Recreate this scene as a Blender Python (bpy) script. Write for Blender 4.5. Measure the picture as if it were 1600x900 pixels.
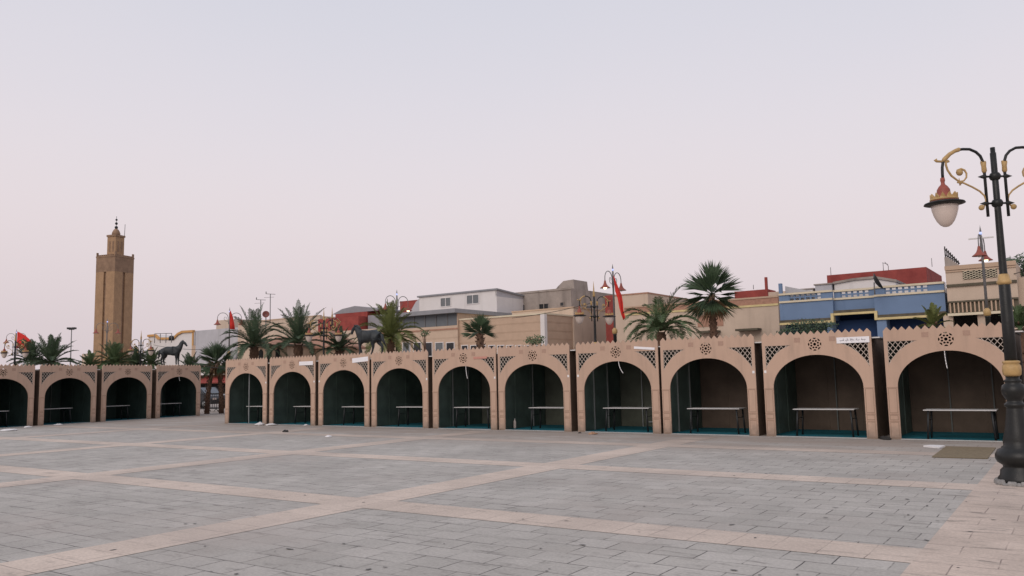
import bpy, bmesh, math, random
from mathutils import Vector, Matrix
from mathutils.geometry import delaunay_2d_cdt
R = math.radians
PI = math.pi
sc = bpy.context.scene
for o in list(bpy.data.objects): bpy.data.objects.remove(o)
COL = sc.collection

# ------------------------------------------------------------------ camera
EYE = 1.7; F = 1279.21; PITCH = 0.10838; ROLL = -0.021681
fw = Vector((0, math.cos(PITCH), math.sin(PITCH)))
up0 = Vector((0, -math.sin(PITCH), math.cos(PITCH))); rt0 = Vector((1, 0, 0))
rt = rt0*math.cos(ROLL) + up0*math.sin(ROLL); up = -rt0*math.sin(ROLL) + up0*math.cos(ROLL)
cd = bpy.data.cameras.new('camera'); cam = bpy.data.objects.new('camera', cd); COL.objects.link(cam)
cam.matrix_world = Matrix(((rt.x, up.x, -fw.x, 0), (rt.y, up.y, -fw.y, 0), (rt.z, up.z, -fw.z, EYE), (0, 0, 0, 1)))
cd.sensor_width = 36; cd.lens = F/1600*36; cd.clip_end = 3000; cd.clip_start = .05
sc.camera = cam
sc.render.resolution_x = 1024; sc.render.resolution_y = 576

# ------------------------------------------------------------------ sky, sun, exposure
SUN_EL = 32; SUN_AZ = 215          # azimuth clockwise from +Y; the sun stands behind the camera, a little left
w = bpy.data.worlds.new('World'); sc.world = w; w.use_nodes = True
nt = w.node_tree; nt.nodes.clear()
out = nt.nodes.new('ShaderNodeOutputWorld'); bg = nt.nodes.new('ShaderNodeBackground'); bg.inputs[1].default_value = .1
sky = nt.nodes.new('ShaderNodeTexSky'); sky.sky_type = 'NISHITA'; sky.sun_disc = False
sky.sun_elevation = R(SUN_EL); sky.sun_rotation = R(SUN_AZ); sky.dust_density = 4; sky.air_density = 1.5
tc = nt.nodes.new('ShaderNodeTexCoord'); sep = nt.nodes.new('ShaderNodeSeparateXYZ')
ramp = nt.nodes.new('ShaderNodeValToRGB'); ramp.color_ramp.interpolation = 'B_SPLINE'
def srgb(r, g, b):
    f = lambda c: (c/255/12.92 if c/255 < .04045 else ((c/255+.055)/1.055)**2.4)
    return (f(r), f(g), f(b), 1)
stops = [(0.0, srgb(213, 200, 204)), (.07, srgb(219, 206, 210)), (.16, srgb(227, 215, 218)), (.25, srgb(226, 218, 223)), (.35, srgb(220, 216, 224)), (.46, srgb(212, 212, 222)), (.7, srgb(205, 207, 220)), (1, srgb(202, 205, 220))]
cr = ramp.color_ramp
while len(cr.elements) < len(stops): cr.elements.new(.5)
for e, (p, c) in zip(cr.elements, stops): e.position = p; e.color = c
noi = nt.nodes.new('ShaderNodeTexNoise'); noi.inputs['Scale'].default_value = 1.9; noi.inputs['Detail'].default_value = 5; noi.inputs['Roughness'].default_value = .45
mad = nt.nodes.new('ShaderNodeMath'); mad.operation = 'MULTIPLY_ADD'; mad.inputs[1].default_value = .16; mad.inputs[2].default_value = -.08
add = nt.nodes.new('ShaderNodeMath'); add.operation = 'ADD'
sclv = nt.nodes.new('ShaderNodeVectorMath'); sclv.operation = 'SCALE'; sclv.inputs['Scale'].default_value = 10.0
mix = nt.nodes.new('ShaderNodeMix'); mix.data_type = 'RGBA'; mix.inputs[0].default_value = .96
L = nt.links.new
L(tc.outputs['Generated'], sep.inputs[0]); L(tc.outputs['Generated'], noi.inputs['Vector']); L(noi.outputs[0], mad.inputs[0])
L(sep.outputs[2], add.inputs[0]); L(mad.outputs[0], add.inputs[1]); L(add.outputs[0], ramp.inputs[0])
L(ramp.outputs[0], sclv.inputs[0]); L(sky.outputs[0], mix.inputs[6]); L(sclv.outputs[0], mix.inputs[7])
L(mix.outputs[2], bg.inputs[0]); L(bg.outputs[0], out.inputs[0])
sd = bpy.data.lights.new('sun', 'SUN'); sd.energy = 1.2; sd.angle = R(40); sd.color = (1, .9, .82)
so = bpy.data.objects.new('sun', sd); COL.objects.link(so)
sdir = Vector((math.sin(R(SUN_AZ))*math.cos(R(SUN_EL)), math.cos(R(SUN_AZ))*math.cos(R(SUN_EL)), math.sin(R(SUN_EL))))
so.rotation_euler = sdir.to_track_quat('Z', 'Y').to_euler(); so.location = (0, 0, 40)
sc.view_settings.view_transform = 'Standard'; sc.view_settings.look = 'None'
sc.view_settings.gamma = 1; sc.view_settings.use_curve_mapping = False; sc.view_settings.exposure = 0.07
sc.cycles.max_bounces = 6

# ------------------------------------------------------------------ picture measurements -> world places
T = -0.6117                        # direction of the long row of stalls
U = Vector((math.cos(T), math.sin(T), 0)); N_ = Vector((-math.sin(T), math.cos(T), 0))
def ray(px, py): return rt*(px-800) + up*(450-py) + fw*F
def at(px, py, Y):
    d = ray(px, py); k = Y/d.y
    return Vector((d.x*k, d.y*k, EYE+d.z*k))
def gr(px, py):
    d = ray(px, py); k = -EYE/d.z
    return Vector((d.x*k, d.y*k, 0))
def hit(px, py, n):                # on the vertical plane n metres away, parallel to the long row: (s, z)
    d = ray(px, py); k = n/d.dot(N_); P = d*k
    return P.dot(U), P.z+EYE
def hs(px, py, n): return hit(px, py, n)[0]
def hz(px, py, n): return hit(px, py, n)[1]

# ------------------------------------------------------------------ materials
MATS = {}
def mat(name, col, rough=.7, var=.12, scale=3.0, bump=0.0, spec=.35, metal=0, stain=None, streak=False, emit=None, bscale=None, rnd=0, foot=0):
    if name in MATS: return MATS[name]
    m = bpy.data.materials.new(name); m.use_nodes = True; t = m.node_tree; b = t.nodes['Principled BSDF']; l = t.links.new
    b.inputs['Roughness'].default_value = rough; b.inputs['Metallic'].default_value = metal
    b.inputs['Specular IOR Level'].default_value = spec
    co = t.nodes.new('ShaderNodeTexCoord'); n = t.nodes.new('ShaderNodeTexNoise'); n.inputs['Scale'].default_value = scale
    n.inputs['Detail'].default_value = 6; n.inputs['Roughness'].default_value = .62
    l(co.outputs['Object'], n.inputs['Vector'])
    cr = t.nodes.new('ShaderNodeMapRange'); cr.inputs[1].default_value = .3; cr.inputs[2].default_value = .7
    cr.inputs[3].default_value = 1-var; cr.inputs[4].default_value = 1+var; l(n.outputs[0], cr.inputs[0])
    v = t.nodes.new('ShaderNodeVectorMath'); v.operation = 'SCALE'; v.inputs[0].default_value = col[:3]; l(cr.outputs[0], v.inputs['Scale'])
    last = v.outputs[0]
    if rnd:
        oi = t.nodes.new('ShaderNodeObjectInfo'); mr = t.nodes.new('ShaderNodeMapRange'); mr.inputs[3].default_value = 1-rnd; mr.inputs[4].default_value = 1+rnd
        l(oi.outputs['Random'], mr.inputs[0]); v2 = t.nodes.new('ShaderNodeVectorMath'); v2.operation = 'SCALE'; l(last, v2.inputs[0]); l(mr.outputs[0], v2.inputs['Scale']); last = v2.outputs[0]
    if stain:
        sc_, lo, hi, colr = stain
        n2 = t.nodes.new('ShaderNodeTexNoise'); n2.inputs['Scale'].default_value = sc_; n2.inputs['Detail'].default_value = 5
        if streak:
            mp = t.nodes.new('ShaderNodeMapping'); mp.inputs['Scale'].default_value = (1, 1, .12); l(co.outputs['Object'], mp.inputs[0]); l(mp.outputs[0], n2.inputs['Vector'])
        else: l(co.outputs['Object'], n2.inputs['Vector'])
        r2 = t.nodes.new('ShaderNodeMapRange'); r2.inputs[1].default_value = lo; r2.inputs[2].default_value = hi; l(n2.outputs[0], r2.inputs[0])
        mx = t.nodes.new('ShaderNodeMix'); mx.data_type = 'RGBA'; mx.inputs[7].default_value = (*colr[:3], 1)
        l(r2.outputs[0], mx.inputs[0]); l(last, mx.inputs[6]); last = mx.outputs[2]
    if foot:
        se = t.nodes.new('ShaderNodeSeparateXYZ'); l(co.outputs['Object'], se.inputs[0])
        nf = t.nodes.new('ShaderNodeTexNoise'); nf.inputs['Scale'].default_value = 7; nf.inputs['Detail'].default_value = 6; 
        oi2 = t.nodes.new('ShaderNodeObjectInfo'); l(oi2.outputs['Location'], nf.inputs['Vector'])
        ad = t.nodes.new('ShaderNodeVectorMath'); ad.operation = 'ADD'; l(co.outputs['Object'], ad.inputs[0]); l(oi2.outputs['Location'], ad.inputs[1]); l(ad.outputs[0], nf.inputs['Vector'])
        sb = t.nodes.new('ShaderNodeMath'); sb.operation = 'MULTIPLY_ADD'; sb.inputs[1].default_value = -.55; l(nf.outputs[0], sb.inputs[0]); l(se.outputs[2], sb.inputs[2])
        rf = t.nodes.new('ShaderNodeMapRange'); rf.inputs[1].default_value = -.25; rf.inputs[2].default_value = foot; rf.inputs[3].default_value = .75; rf.inputs[4].default_value = 0; l(sb.outputs[0], rf.inputs[0])
        mf = t.nodes.new('ShaderNodeMix'); mf.data_type = 'RGBA'; mf.inputs[7].default_value = (.2, .16, .13, 1); l(rf.outputs[0], mf.inputs[0]); l(last, mf.inputs[6]); last = mf.outputs[2]
        # faint rain streaks and scuffs that differ from stall to stall
        mp2 = t.nodes.new('ShaderNodeMapping'); mp2.inputs['Scale'].default_value = (5, 5, .7); l(ad.outputs[0], mp2.inputs[0]); ns = t.nodes.new('ShaderNodeTexNoise'); ns.inputs['Scale'].default_value = 1.5; ns.inputs['Detail'].default_value = 7
        l(mp2.outputs[0], ns.inputs['Vector']); rs = t.nodes.new('ShaderNodeMapRange'); rs.inputs[1].default_value = .5; rs.inputs[2].default_value = .8; rs.inputs[4].default_value = .5; l(ns.outputs[0], rs.inputs[0])
        ms = t.nodes.new('ShaderNodeMix'); ms.data_type = 'RGBA'; ms.inputs[7].default_value = (.33, .235, .18, 1); l(rs.outputs[0], ms.inputs[0]); l(last, ms.inputs[6]); last = ms.outputs[2]
    l(last, b.inputs['Base Color'])
    if bump:
        n3 = t.nodes.new('ShaderNodeTexNoise'); n3.inputs['Scale'].default_value = bscale or scale*6; n3.inputs['Detail'].default_value = 5
        l(co.outputs['Object'], n3.inputs['Vector'])
        bp = t.nodes.new('ShaderNodeBump'); bp.inputs['Strength'].default_value = bump; bp.inputs['Distance'].default_value = .03
        l(n3.outputs[0], bp.inputs['Height']); l(bp.outputs[0], b.inputs['Normal'])
    if emit:
        b.inputs['Emission Color'].default_value = (*emit[:3], 1); b.inputs['Emission Strength'].default_value = emit[3]
    MATS[name] = m; return m

def siding(name, col, pitch, var=.08):         # horizontal boards
    m = mat(name, col, .6, var, 1.5); t = m.node_tree; b = t.nodes['Principled BSDF']; l = t.links.new
    co = t.nodes.new('ShaderNodeTexCoord'); se = t.nodes.new('ShaderNodeSeparateXYZ'); l(co.outputs['Object'], se.inputs[0])
    a = t.nodes.new('ShaderNodeMath'); a.operation = 'MULTIPLY'; a.inputs[1].default_value = 1/pitch; l(se.outputs[2], a.inputs[0])
    f = t.nodes.new('ShaderNodeMath'); f.operation = 'FRACT'; l(a.outputs[0], f.inputs[0])
    r_ = t.nodes.new('ShaderNodeMapRange'); r_.inputs[1].default_value = 0; r_.inputs[2].default_value = .22; l(f.outputs[0], r_.inputs[0])
    bp = t.nodes.new('ShaderNodeBump'); bp.inputs['Distance'].default_value = .05; bp.inputs['Strength'].default_value = .5
    l(r_.outputs[0], bp.inputs['Height']); l(bp.outputs[0], b.inputs['Normal'])
    return m

def herring(t, co, cell):      # 2:1 herringbone of blocks; returns (joint distance, brick id) sockets
    l = t.links.new
    def mth(op, a, b=None, c=None):
        n = t.nodes.new('ShaderNodeMath'); n.operation = op
        for i, v in enumerate((a, b, c)):
            if v is None: continue
            if isinstance(v, (int, float)): n.inputs[i].default_value = v
            else: l(v, n.inputs[i])
        return n.outputs[0]
    se = t.nodes.new('ShaderNodeSeparateXYZ'); l(co, se.inputs[0])
    x = mth('DIVIDE', se.outputs[0], cell); y = mth('DIVIDE', se.outputs[1], cell)
    ix = mth('FLOOR', x); iy = mth('FLOOR', y); fx = mth('SUBTRACT', x, ix); fy = mth('SUBTRACT', y, iy)
    m = mth('FLOORED_MODULO', mth('SUBTRACT', ix, iy), 4)
    is_ = [mth('COMPARE', m, k, .1) for k in range(4)]
    L_ = mth('ADD', fx, is_[1]); R_ = mth('ADD', mth('SUBTRACT', 1, fx), is_[0])
    B_ = mth('ADD', fy, is_[2]); T_ = mth('ADD', mth('SUBTRACT', 1, fy), is_[3])
    d = mth('MULTIPLY', mth('MINIMUM', mth('MINIMUM', L_, R_), mth('MINIMUM', B_, T_)), cell)
    cx = mth('SUBTRACT', ix, is_[1]); cy = mth('SUBTRACT', iy, is_[2])
    cb = t.nodes.new('ShaderNodeCombineXYZ'); l(cx, cb.inputs[0]); l(cy, cb.inputs[1])
    wn = t.nodes.new('ShaderNodeTexWhiteNoise'); l(cb.outputs[0], wn.inputs['Vector'])
    return d, wn.outputs[0]
def paver(name, c1, c2, cm, bw, rh, mort, off=.5, swap=False, loc=(0, 0), var=.1, dirt=.5, herringbone=0):
    m = bpy.data.materials.new(name); m.use_nodes = True; t = m.node_tree; b = t.nodes['Principled BSDF']; l = t.links.new
    co = t.nodes.new('ShaderNodeTexCoord'); mp = t.nodes.new('ShaderNodeMapping'); l(co.outputs['Object'], mp.inputs[0])
    def noise(scale, detail=5, rough=.6, src=None, dist=0):
        n = t.nodes.new('ShaderNodeTexNoise'); n.inputs['Scale'].default_value = scale; n.inputs['Detail'].default_value = detail
        n.inputs['Roughness'].default_value = rough; n.inputs['Distortion'].default_value = dist; l(src or co.outputs['Object'], n.inputs['Vector']); return n
    def rng(src, a, b_, c, d):
        r = t.nodes.new('ShaderNodeMapRange'); r.interpolation_type = 'SMOOTHSTEP'
        for i, v in enumerate((a, b_, c, d)): r.inputs[i+1].default_value = v
        l(src, r.inputs[0]); return r.outputs[0]
    def mixc(f, a, b_):
        x = t.nodes.new('ShaderNodeMix'); x.data_type = 'RGBA'
        if isinstance(f, float): x.inputs[0].default_value = f
        else: l(f, x.inputs[0])
        for i, v in ((6, a), (7, b_)):
            if isinstance(v, tuple): x.inputs[i].default_value = (*v[:3], 1)
            else: l(v, x.inputs[i])
        return x.outputs[2]
    def mul(a, b_):
        x = t.nodes.new('ShaderNodeMath'); x.operation = 'MULTIPLY'
        for i, v in enumerate((a, b_)):
            if isinstance(v, (int, float)): x.inputs[i].default_value = v
            else: l(v, x.inputs[i])
        return x.outputs[0]
    def scl(v, f):
        x = t.nodes.new('ShaderNodeVectorMath'); x.operation = 'SCALE'; l(v, x.inputs[0]); l(f, x.inputs['Scale']); return x.outputs[0]
    mp.inputs['Location'].default_value = (loc[0], loc[1], 0)
    if swap: mp.inputs['Rotation'].default_value = (0, 0, PI/2)
    wn = noise(2.2); ws = t.nodes.new('ShaderNodeVectorMath'); ws.operation = 'SCALE'; ws.inputs['Scale'].default_value = .03; l(wn.outputs[1], ws.inputs[0])
    wa = t.nodes.new('ShaderNodeVectorMath'); wa.operation = 'ADD'; l(mp.outputs[0], wa.inputs[0]); l(ws.outputs[0], wa.inputs[1])
    if herringbone:
        d, rid = herring(t, wa.outputs[0], herringbone)
        joint = rng(d, mort*.4, mort*1.6, 1, 0); base = mixc(rid, c1, c2)
    else:
        br = t.nodes.new('ShaderNodeTexBrick'); br.offset = off; br.inputs['Scale'].default_value = 1; br.inputs['Brick Width'].default_value = bw
        br.inputs['Row Height'].default_value = rh; br.inputs['Mortar Size'].default_value = mort; br.inputs['Mortar Smooth'].default_value = .3
        br.inputs['Color1'].default_value = (*c1, 1); br.inputs['Color2'].default_value = (*c2, 1); br.inputs['Mortar'].default_value = (*c1, 1)
        l(wa.outputs[0], br.inputs['Vector']); joint = br.outputs[1]; base = br.outputs[0]
    open_ = rng(noise(1.7, 4).outputs[0], .38, .6, .12, 1)            # joints differ in how open they are
    jf = mul(joint, open_)
    last = scl(base, rng(noise(.5, 7, .65).outputs[0], .3, .7, 1-var, 1+var))
    n2 = noise(30, 4); last = scl(last, rng(n2.outputs[0], .3, .7, .9, 1.1))
    st = t.nodes.new('ShaderNodeMapping'); st.inputs['Scale'].default_value = (.7, 2.6, 1); l(co.outputs['Object'], st.inputs[0])
    last = mixc(mul(rng(noise(2.4, 9, .72, st.outputs[0], .4).outputs[0], .52, .72, 0, 1), dirt), last, (.11, .1, .09))
    last = mixc(jf, last, cm)
    # wind-blown dust: patches everywhere, most of it trodden in front of the stalls
    se = t.nodes.new('ShaderNodeSeparateXYZ'); l(co.outputs['Object'], se.inputs[0])
    last = mixc(rng(noise(.28, 5).outputs[0], .48, .74, 0, .5), last, (.37, .315, .28))
    near = mul(rng(se.outputs[1], 15.5, 20.6, 0, 1), rng(noise(.5, 6, .6, st.outputs[0]).outputs[0], .3, .62, .15, .85))
    last = mixc(near, last, (.32, .265, .225))
    l(last, b.inputs['Base Color']); b.inputs['Roughness'].default_value = .8; b.inputs['Specular IOR Level'].default_value = .25
    ad = t.nodes.new('ShaderNodeMath'); ad.operation = 'MULTIPLY_ADD'; ad.inputs[1].default_value = .3; l(n2.outputs[0], ad.inputs[0])
    l(mul(jf, -1.0), ad.inputs[2])
    bp = t.nodes.new('ShaderNodeBump'); bp.inputs['Strength'].default_value = .5; bp.inputs['Distance'].default_value = .012
    l(ad.outputs[0], bp.inputs['Height']); l(bp.outputs[0], b.inputs['Normal'])
    return m

M = dict(
 mdf=mat('painted_board', (.485, .335, .25), .75, .035, 2.2, stain=(3, .6, .85, (.38, .27, .205)), bump=.04, rnd=.04, foot=.12),
 mdf2=mat('painted_board_trim', (.475, .325, .242), .75, .04, 3, rnd=.04, foot=.12),
 lattice=mat('lattice_board', (.5, .42, .36), .7, .06, 8),
 groove_shade=mat('painted_groove_shade', (.2, .13, .095), .85, .1, 9),  # thin dark strips draw the groove outlines, groove shade put into the colour
 tile=mat('etched_square', (.38, .25, .19), .8, .12, 30),
 outer=mat('shaded_board', (.125, .085, .06), .85, .25, 2.5),  # same board as the facade, with the gap's shade put into its colour
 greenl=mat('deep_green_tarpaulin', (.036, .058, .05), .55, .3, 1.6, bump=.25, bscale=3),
 green=mat('green_tarpaulin', (.085, .118, .1), .55, .3, 1.6, bump=.25, bscale=3),
 brown=mat('brown_tarpaulin', (.125, .09, .067), .7, .3, 1.3, bump=.25, bscale=3),
 olive=mat('olive_tarpaulin', (.1, .108, .083), .7, .3, 1.3, bump=.25, bscale=3),
 roof=mat('roof_canvas', (.02, .022, .02), .8, .15, 3),
 whitetrim=mat('white_trim', (.6, .58, .56), .6, .08, 6),
 teal=mat('teal_carpet', (.004, .125, .165), .95, .25, 5, bump=.3, bscale=60),
 alu=mat('aluminium', (.42, .44, .44), .4, .08, 10, metal=.6),
 dullpole=mat('dull_grey_pole', (.13, .14, .135), .5, .1, 8),
 blackmetal=mat('black_metal', (.018, .019, .02), .45, .2, 9),
 tabletop=mat('white_tabletop', (.52, .51, .5), .45, .05, 8),
 ribbon=mat('white_ribbon', (.75, .73, .72), .6, .05, 8),
 banner=mat('white_banner', (.78, .76, .78), .6, .04, 8),
 pinkbanner=mat('pink_banner', (.5, .24, .19), .6, .06, 8),
 ink=mat('dark_ink', (.12, .12, .15), .6, .05, 8),
 iron=mat('dark_green_iron', (.015, .0155, .015), .4, .3, 5, spec=.3, stain=(9, .68, .8, (.07, .06, .05)), bump=.08),
 gold=mat('gold_paint', (.42, .275, .115), .5, .2, 12, spec=.4),
 redp=mat('red_paint', (.27, .07, .048), .5, .2, 8),
 glass=mat('frosted_globe', (.62, .52, .46), .3, .03, 6, spec=.5),
 lit=mat('lit_bulb', (.9, .8, .6), .4, .02, 6, emit=(1, .78, .45, 4)),
 led=mat('blue_led', (.35, .4, .8), .4, .02, 6, emit=(.5, .6, 1, .7)),
 steel=mat('painted_pole', (.16, .155, .155), .5, .15, 8),
 flag=mat('red_flag_cloth', (.62, .035, .025), .75, .1, 5),
 star=mat('green_star_cloth', (.02, .11, .05), .75, .1, 5),
 stone=mat('minaret_stone', (.36, .225, .13), .9, .14, 1.2, stain=(4.5, .5, .8, (.26, .165, .1)), bump=.5, bscale=7),
 stone2=mat('minaret_dark_stone', (.25, .16, .105), .9, .22, 1.2, bump=.5, bscale=6),
 bronze=mat('dark_bronze', (.022, .027, .03), .55, .3, 4, spec=.4),
 cream=mat('cream_render', (.52, .41, .32), .85, .07, .8, stain=(1.4, .55, .85, (.36, .28, .22)), streak=True),
 beige=mat('beige_render', (.46, .33, .235), .85, .07, .8, stain=(1.4, .6, .85, (.33, .25, .19)), streak=True),
 white=mat('white_render', (.66, .62, .6), .85, .05, .8, stain=(1.2, .58, .85, (.45, .42, .4)), streak=True),
 palegrey=mat('pale_grey_render', (.43, .42, .44), .85, .08, .8, stain=(1.2, .55, .85, (.3, .29, .29)), streak=True),
 concrete=mat('bare_concrete', (.31, .265, .235), .9, .16, 1.3, stain=(1.1, .5, .75, (.17, .145, .13)), streak=True, bump=.3),
 blue=mat('blue_render', (.15, .22, .345), .8, .07, .9, stain=(1.6, .62, .85, (.08, .13, .24)), streak=True),
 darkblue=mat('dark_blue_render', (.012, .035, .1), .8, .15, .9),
 redw=mat('red_render', (.27, .055, .045), .85, .22, 1.4, stain=(1.2, .5, .8, (.2, .035, .03)), bump=.3),
 orange=mat('ochre_trim', (.55, .3, .11), .8, .1, 2),
 creamtrim=mat('cream_trim', (.62, .54, .4), .8, .08, 2),
 yellowtrim=mat('yellow_trim', (.58, .47, .24), .8, .14, 2),
 moss=mat('weathered_ledge', (.1, .085, .06), .9, .3, 3),
 greyroof=mat('grey_metal_sheet', (.24, .24, .255), .5, .08, 2, spec=.5),
 shutter=mat('grey_shutter', (.125, .14, .155), .5, .08, 1.5, spec=.4),
 tilesr=mat('pink_roof_tiles', (.36, .2, .14), .85, .18, 6),
 win=mat('window_glass', (.012, .014, .016), .12, .1, 3, spec=.6),
 greyglass=mat('grey_window_glass', (.13, .14, .145), .2, .1, 3, spec=.6),
 dark=mat('dark_opening', (.012, .011, .011), .8, .1, 3),
 trunk=mat('palm_trunk', (.12, .07, .046), .95, .35, 9, bump=.8, bscale=25),
 frond=mat('palm_frond', (.075, .115, .048), .55, .35, 1.4, spec=.35),
 frondd=mat('dark_palm_frond', (.058, .092, .048), .55, .3, 1.4, spec=.35),
 frondy=mat('yellow_green_frond', (.13, .15, .045), .6, .35, 1.2),
 deadf=mat('dry_frond', (.22, .14, .07), .8, .3, 3),
 stalk=mat('orange_palm_stalk', (.36, .2, .06), .7, .25, 4),
 carp=mat('black_car_paint', (.02, .022, .025), .25, .1, 3, spec=.6),
 carglass=mat('car_glass', (.09, .11, .13), .1, .1, 3, spec=.8),
 rubber=mat('tyre_rubber', (.015, .015, .015), .8, .1, 8),
 mat_=mat('olive_mat', (.2, .158, .1), .95, .2, 12, bump=.3),
 paper=mat('white_paper', (.72, .7, .69), .7, .06, 9),
 rag=mat('dark_rag', (.03, .028, .026), .9, .3, 9),
 cardboard=mat('cardboard', (.36, .21, .13), .8, .1, 9),
 mortar=mat('grey_mortar', (.27, .26, .25), .95, .25, 14, bump=.8, bscale=30),
 cable=mat('black_cable', (.03, .03, .03), .6, .1, 8),
)
siding('beige_boards', (.47, .335, .24), .62); M['board'] = MATS['beige_boards']
siding('cream_boards', (.52, .39, .29), .6); M['board2'] = MATS['cream_boards']

# ------------------------------------------------------------------ mesh helpers
class MB:
    def __init__(s): s.v = []; s.f = []; s.mi = []; s.sm = []; s.mats = []
    def slot(s, m):
        if m not in s.mats: s.mats.append(m)
        return s.mats.index(m)
    def add(s, vs, fs, m, smooth=False):
        o = len(s.v); k = s.slot(m); s.v += [tuple(v) for v in vs]
        for f in fs: s.f.append([i+o for i in f]); s.mi.append(k); s.sm.append(smooth)
        return s
    def box(s, x0, x1, y0, y1, z0, z1, m, rz=0, c=None):
        vs = [Vector((x, y, z)) for x in (x0, x1) for y in (y0, y1) for z in (z0, z1)]
        if rz:
            c = c or Vector(((x0+x1)/2, (y0+y1)/2, 0)); rm = Matrix.Rotation(rz, 3, 'Z'); vs = [rm@(v-c)+c for v in vs]
        return s.add(vs, [(0, 1, 3, 2), (4, 6, 7, 5), (0, 4, 5, 1), (2, 3, 7, 6), (0, 2, 6, 4), (1, 5, 7, 3)], m)
    def bar(s, a, b, w_, h_, m, upv=None):        # rectangular bar from a to b
        a = Vector(a); b = Vector(b); d = (b-a).normalized(); u = Vector(upv) if upv else (Vector((0, 0, 1)) if abs(d.z) < .95 else Vector((0, 1, 0)))
        x = d.cross(u).normalized()*w_/2; y = x.cross(d).normalized()*h_/2
        vs = [a-x-y, a+x-y, a+x+y, a-x+y, b-x-y, b+x-y, b+x+y, b-x+y]
        return s.add(vs, [(3, 2, 1, 0), (4, 5, 6, 7), (0, 1, 5, 4), (1, 2, 6, 5), (2, 3, 7, 6), (3, 0, 4, 7)], m)
    def tube(s, pts, r, m, seg=8, cap=True):
        pts = [Vector(p) for p in pts]; n = len(pts); rr = r if isinstance(r, (list, tuple)) else [r]*n
        vs = []; px_ = None
        for i, p in enumerate(pts):
            d = (pts[min(i+1, n-1)]-pts[max(i-1, 0)]).normalized()
            if px_ is None: px_ = d.orthogonal().normalized()
            else: px_ = (px_-d*px_.dot(d)).normalized()
            py_ = d.cross(px_)
            for k in range(seg):
                a = 2*PI*k/seg; vs.append(p+(px_*math.cos(a)+py_*math.sin(a))*rr[i])
        fs = [(i*seg+k, i*seg+(k+1) % seg, (i+1)*seg+(k+1) % seg, (i+1)*seg+k) for i in range(n-1) for k in range(seg)]
        if cap: fs += [tuple(range(seg-1, -1, -1)), tuple(range((n-1)*seg, n*seg))]
        return s.add(vs, fs, m, True)
    def lathe(s, prof, m, seg=20, c=(0, 0, 0), smooth=True, rot=0):
        vs = []; c = Vector(c)
        for r, z in prof:
            for k in range(seg):
                a = 2*PI*k/seg+rot; vs.append(c+Vector((r*math.cos(a), r*math.sin(a), z)))
        n = len(prof)
        fs = [(i*seg+k, i*seg+(k+1) % seg, (i+1)*seg+(k+1) % seg, (i+1)*seg+k) for i in range(n-1) for k in range(seg)]
        fs += [tuple(range(seg-1, -1, -1)), tuple(range((n-1)*seg, n*seg))]
        return s.add(vs, fs, m, smooth)
    def ball(s, c, r, m, seg=10, sz=1):
        return s.lathe([(max(r*math.sin(PI*i/seg), 1e-4), -r*sz*math.cos(PI*i/seg)) for i in range(seg+1)], m, seg+2, c)
    def poly(s, pts, y0, y1, m, holes=(), plane='xz'):   # flat outline (x,z) pulled from y0 to y1, with real holes
        loops = [list(pts)]+[list(h) for h in holes]
        vs2 = [Vector(p) for lp in loops for p in lp]; edges = []; o = 0
        for lp in loops:
            edges += [(o+i, o+(i+1) % len(lp)) for i in range(len(lp))]; o += len(lp)
        v, _, fc, *_r = delaunay_2d_cdt(vs2, edges, [], 1, 1e-6)
        def inside(p, lp):
            c_ = False; j = len(lp)-1
            for i in range(len(lp)):
                if (lp[i][1] > p[1]) != (lp[j][1] > p[1]) and p[0] < (lp[j][0]-lp[i][0])*(p[1]-lp[i][1])/(lp[j][1]-lp[i][1])+lp[i][0]: c_ = not c_
                j = i
            return c_
        tr = []
        for f in fc:
            c_ = sum((v[i] for i in f), Vector((0, 0)))/len(f)
            if inside(c_, loops[0]) and not any(inside(c_, h) for h in loops[1:]): tr.append(list(f))
        nv = len(v)
        P3 = (lambda x, z, y: (x, y, z)) if plane == 'xz' else (lambda x, z, y: (x, z, y)) if plane == 'xy' else (lambda x, z, y: (y, x, z))
        V3 = [P3(p.x, p.y, y0) for p in v]+[P3(p.x, p.y, y1) for p in v]
        cnt = {}
        for f in tr:
            for i in range(len(f)):
                a, b = f[i], f[(i+1) % len(f)]; cnt[(a, b)] = cnt.get((a, b), 0)+1
        fs = tr+[[i+nv for i in reversed(f)] for f in tr]
        fs += [(b, a, a+nv, b+nv) for (a, b) in cnt if (b, a) not in cnt]
        return s.add(V3, fs, m)
    def build(s, name, parent=None, loc=None, fix=True):
        me = bpy.data.meshes.new(name); me.from_pydata(s.v, [], s.f)
        for m in s.mats: me.materials.append(m)
        me.polygons.foreach_set('material_index', s.mi); me.polygons.foreach_set('use_smooth', s.sm)
        if fix:
            bm = bmesh.new(); bm.from_mesh(me); bmesh.ops.recalc_face_normals(bm, faces=bm.faces); bm.to_mesh(me); bm.free()
        o = bpy.data.objects.new(name, me); COL.objects.link(o)
        if parent: o.parent = parent
        if loc is not None: o.location = loc
        return o
def tag(o, label, cat, group=None, kind=None):
    if label: o['label'] = label
    if cat: o['category'] = cat
    if group: o['group'] = group
    if kind: o['kind'] = kind
    return o
def thing(name, label, cat, loc=(0, 0, 0), rz=0, group=None, s=1):
    o = bpy.data.objects.new(name, None); COL.objects.link(o); o.location = loc; o.rotation_euler = (0, 0, rz); o.scale = (s, s, s)
    o.empty_display_size = .3
    return tag(o, label, cat, group)
def kids(o): return [c for c in bpy.data.objects if c.parent == o]
def copy_tree(o, parent=None):
    c = o.copy(); COL.objects.link(c); c.parent = parent
    for ch in kids(o): copy_tree(ch, c)
    return c
def rename(o, label, cat=None, group=None): return tag(o, label, cat, group)
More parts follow.
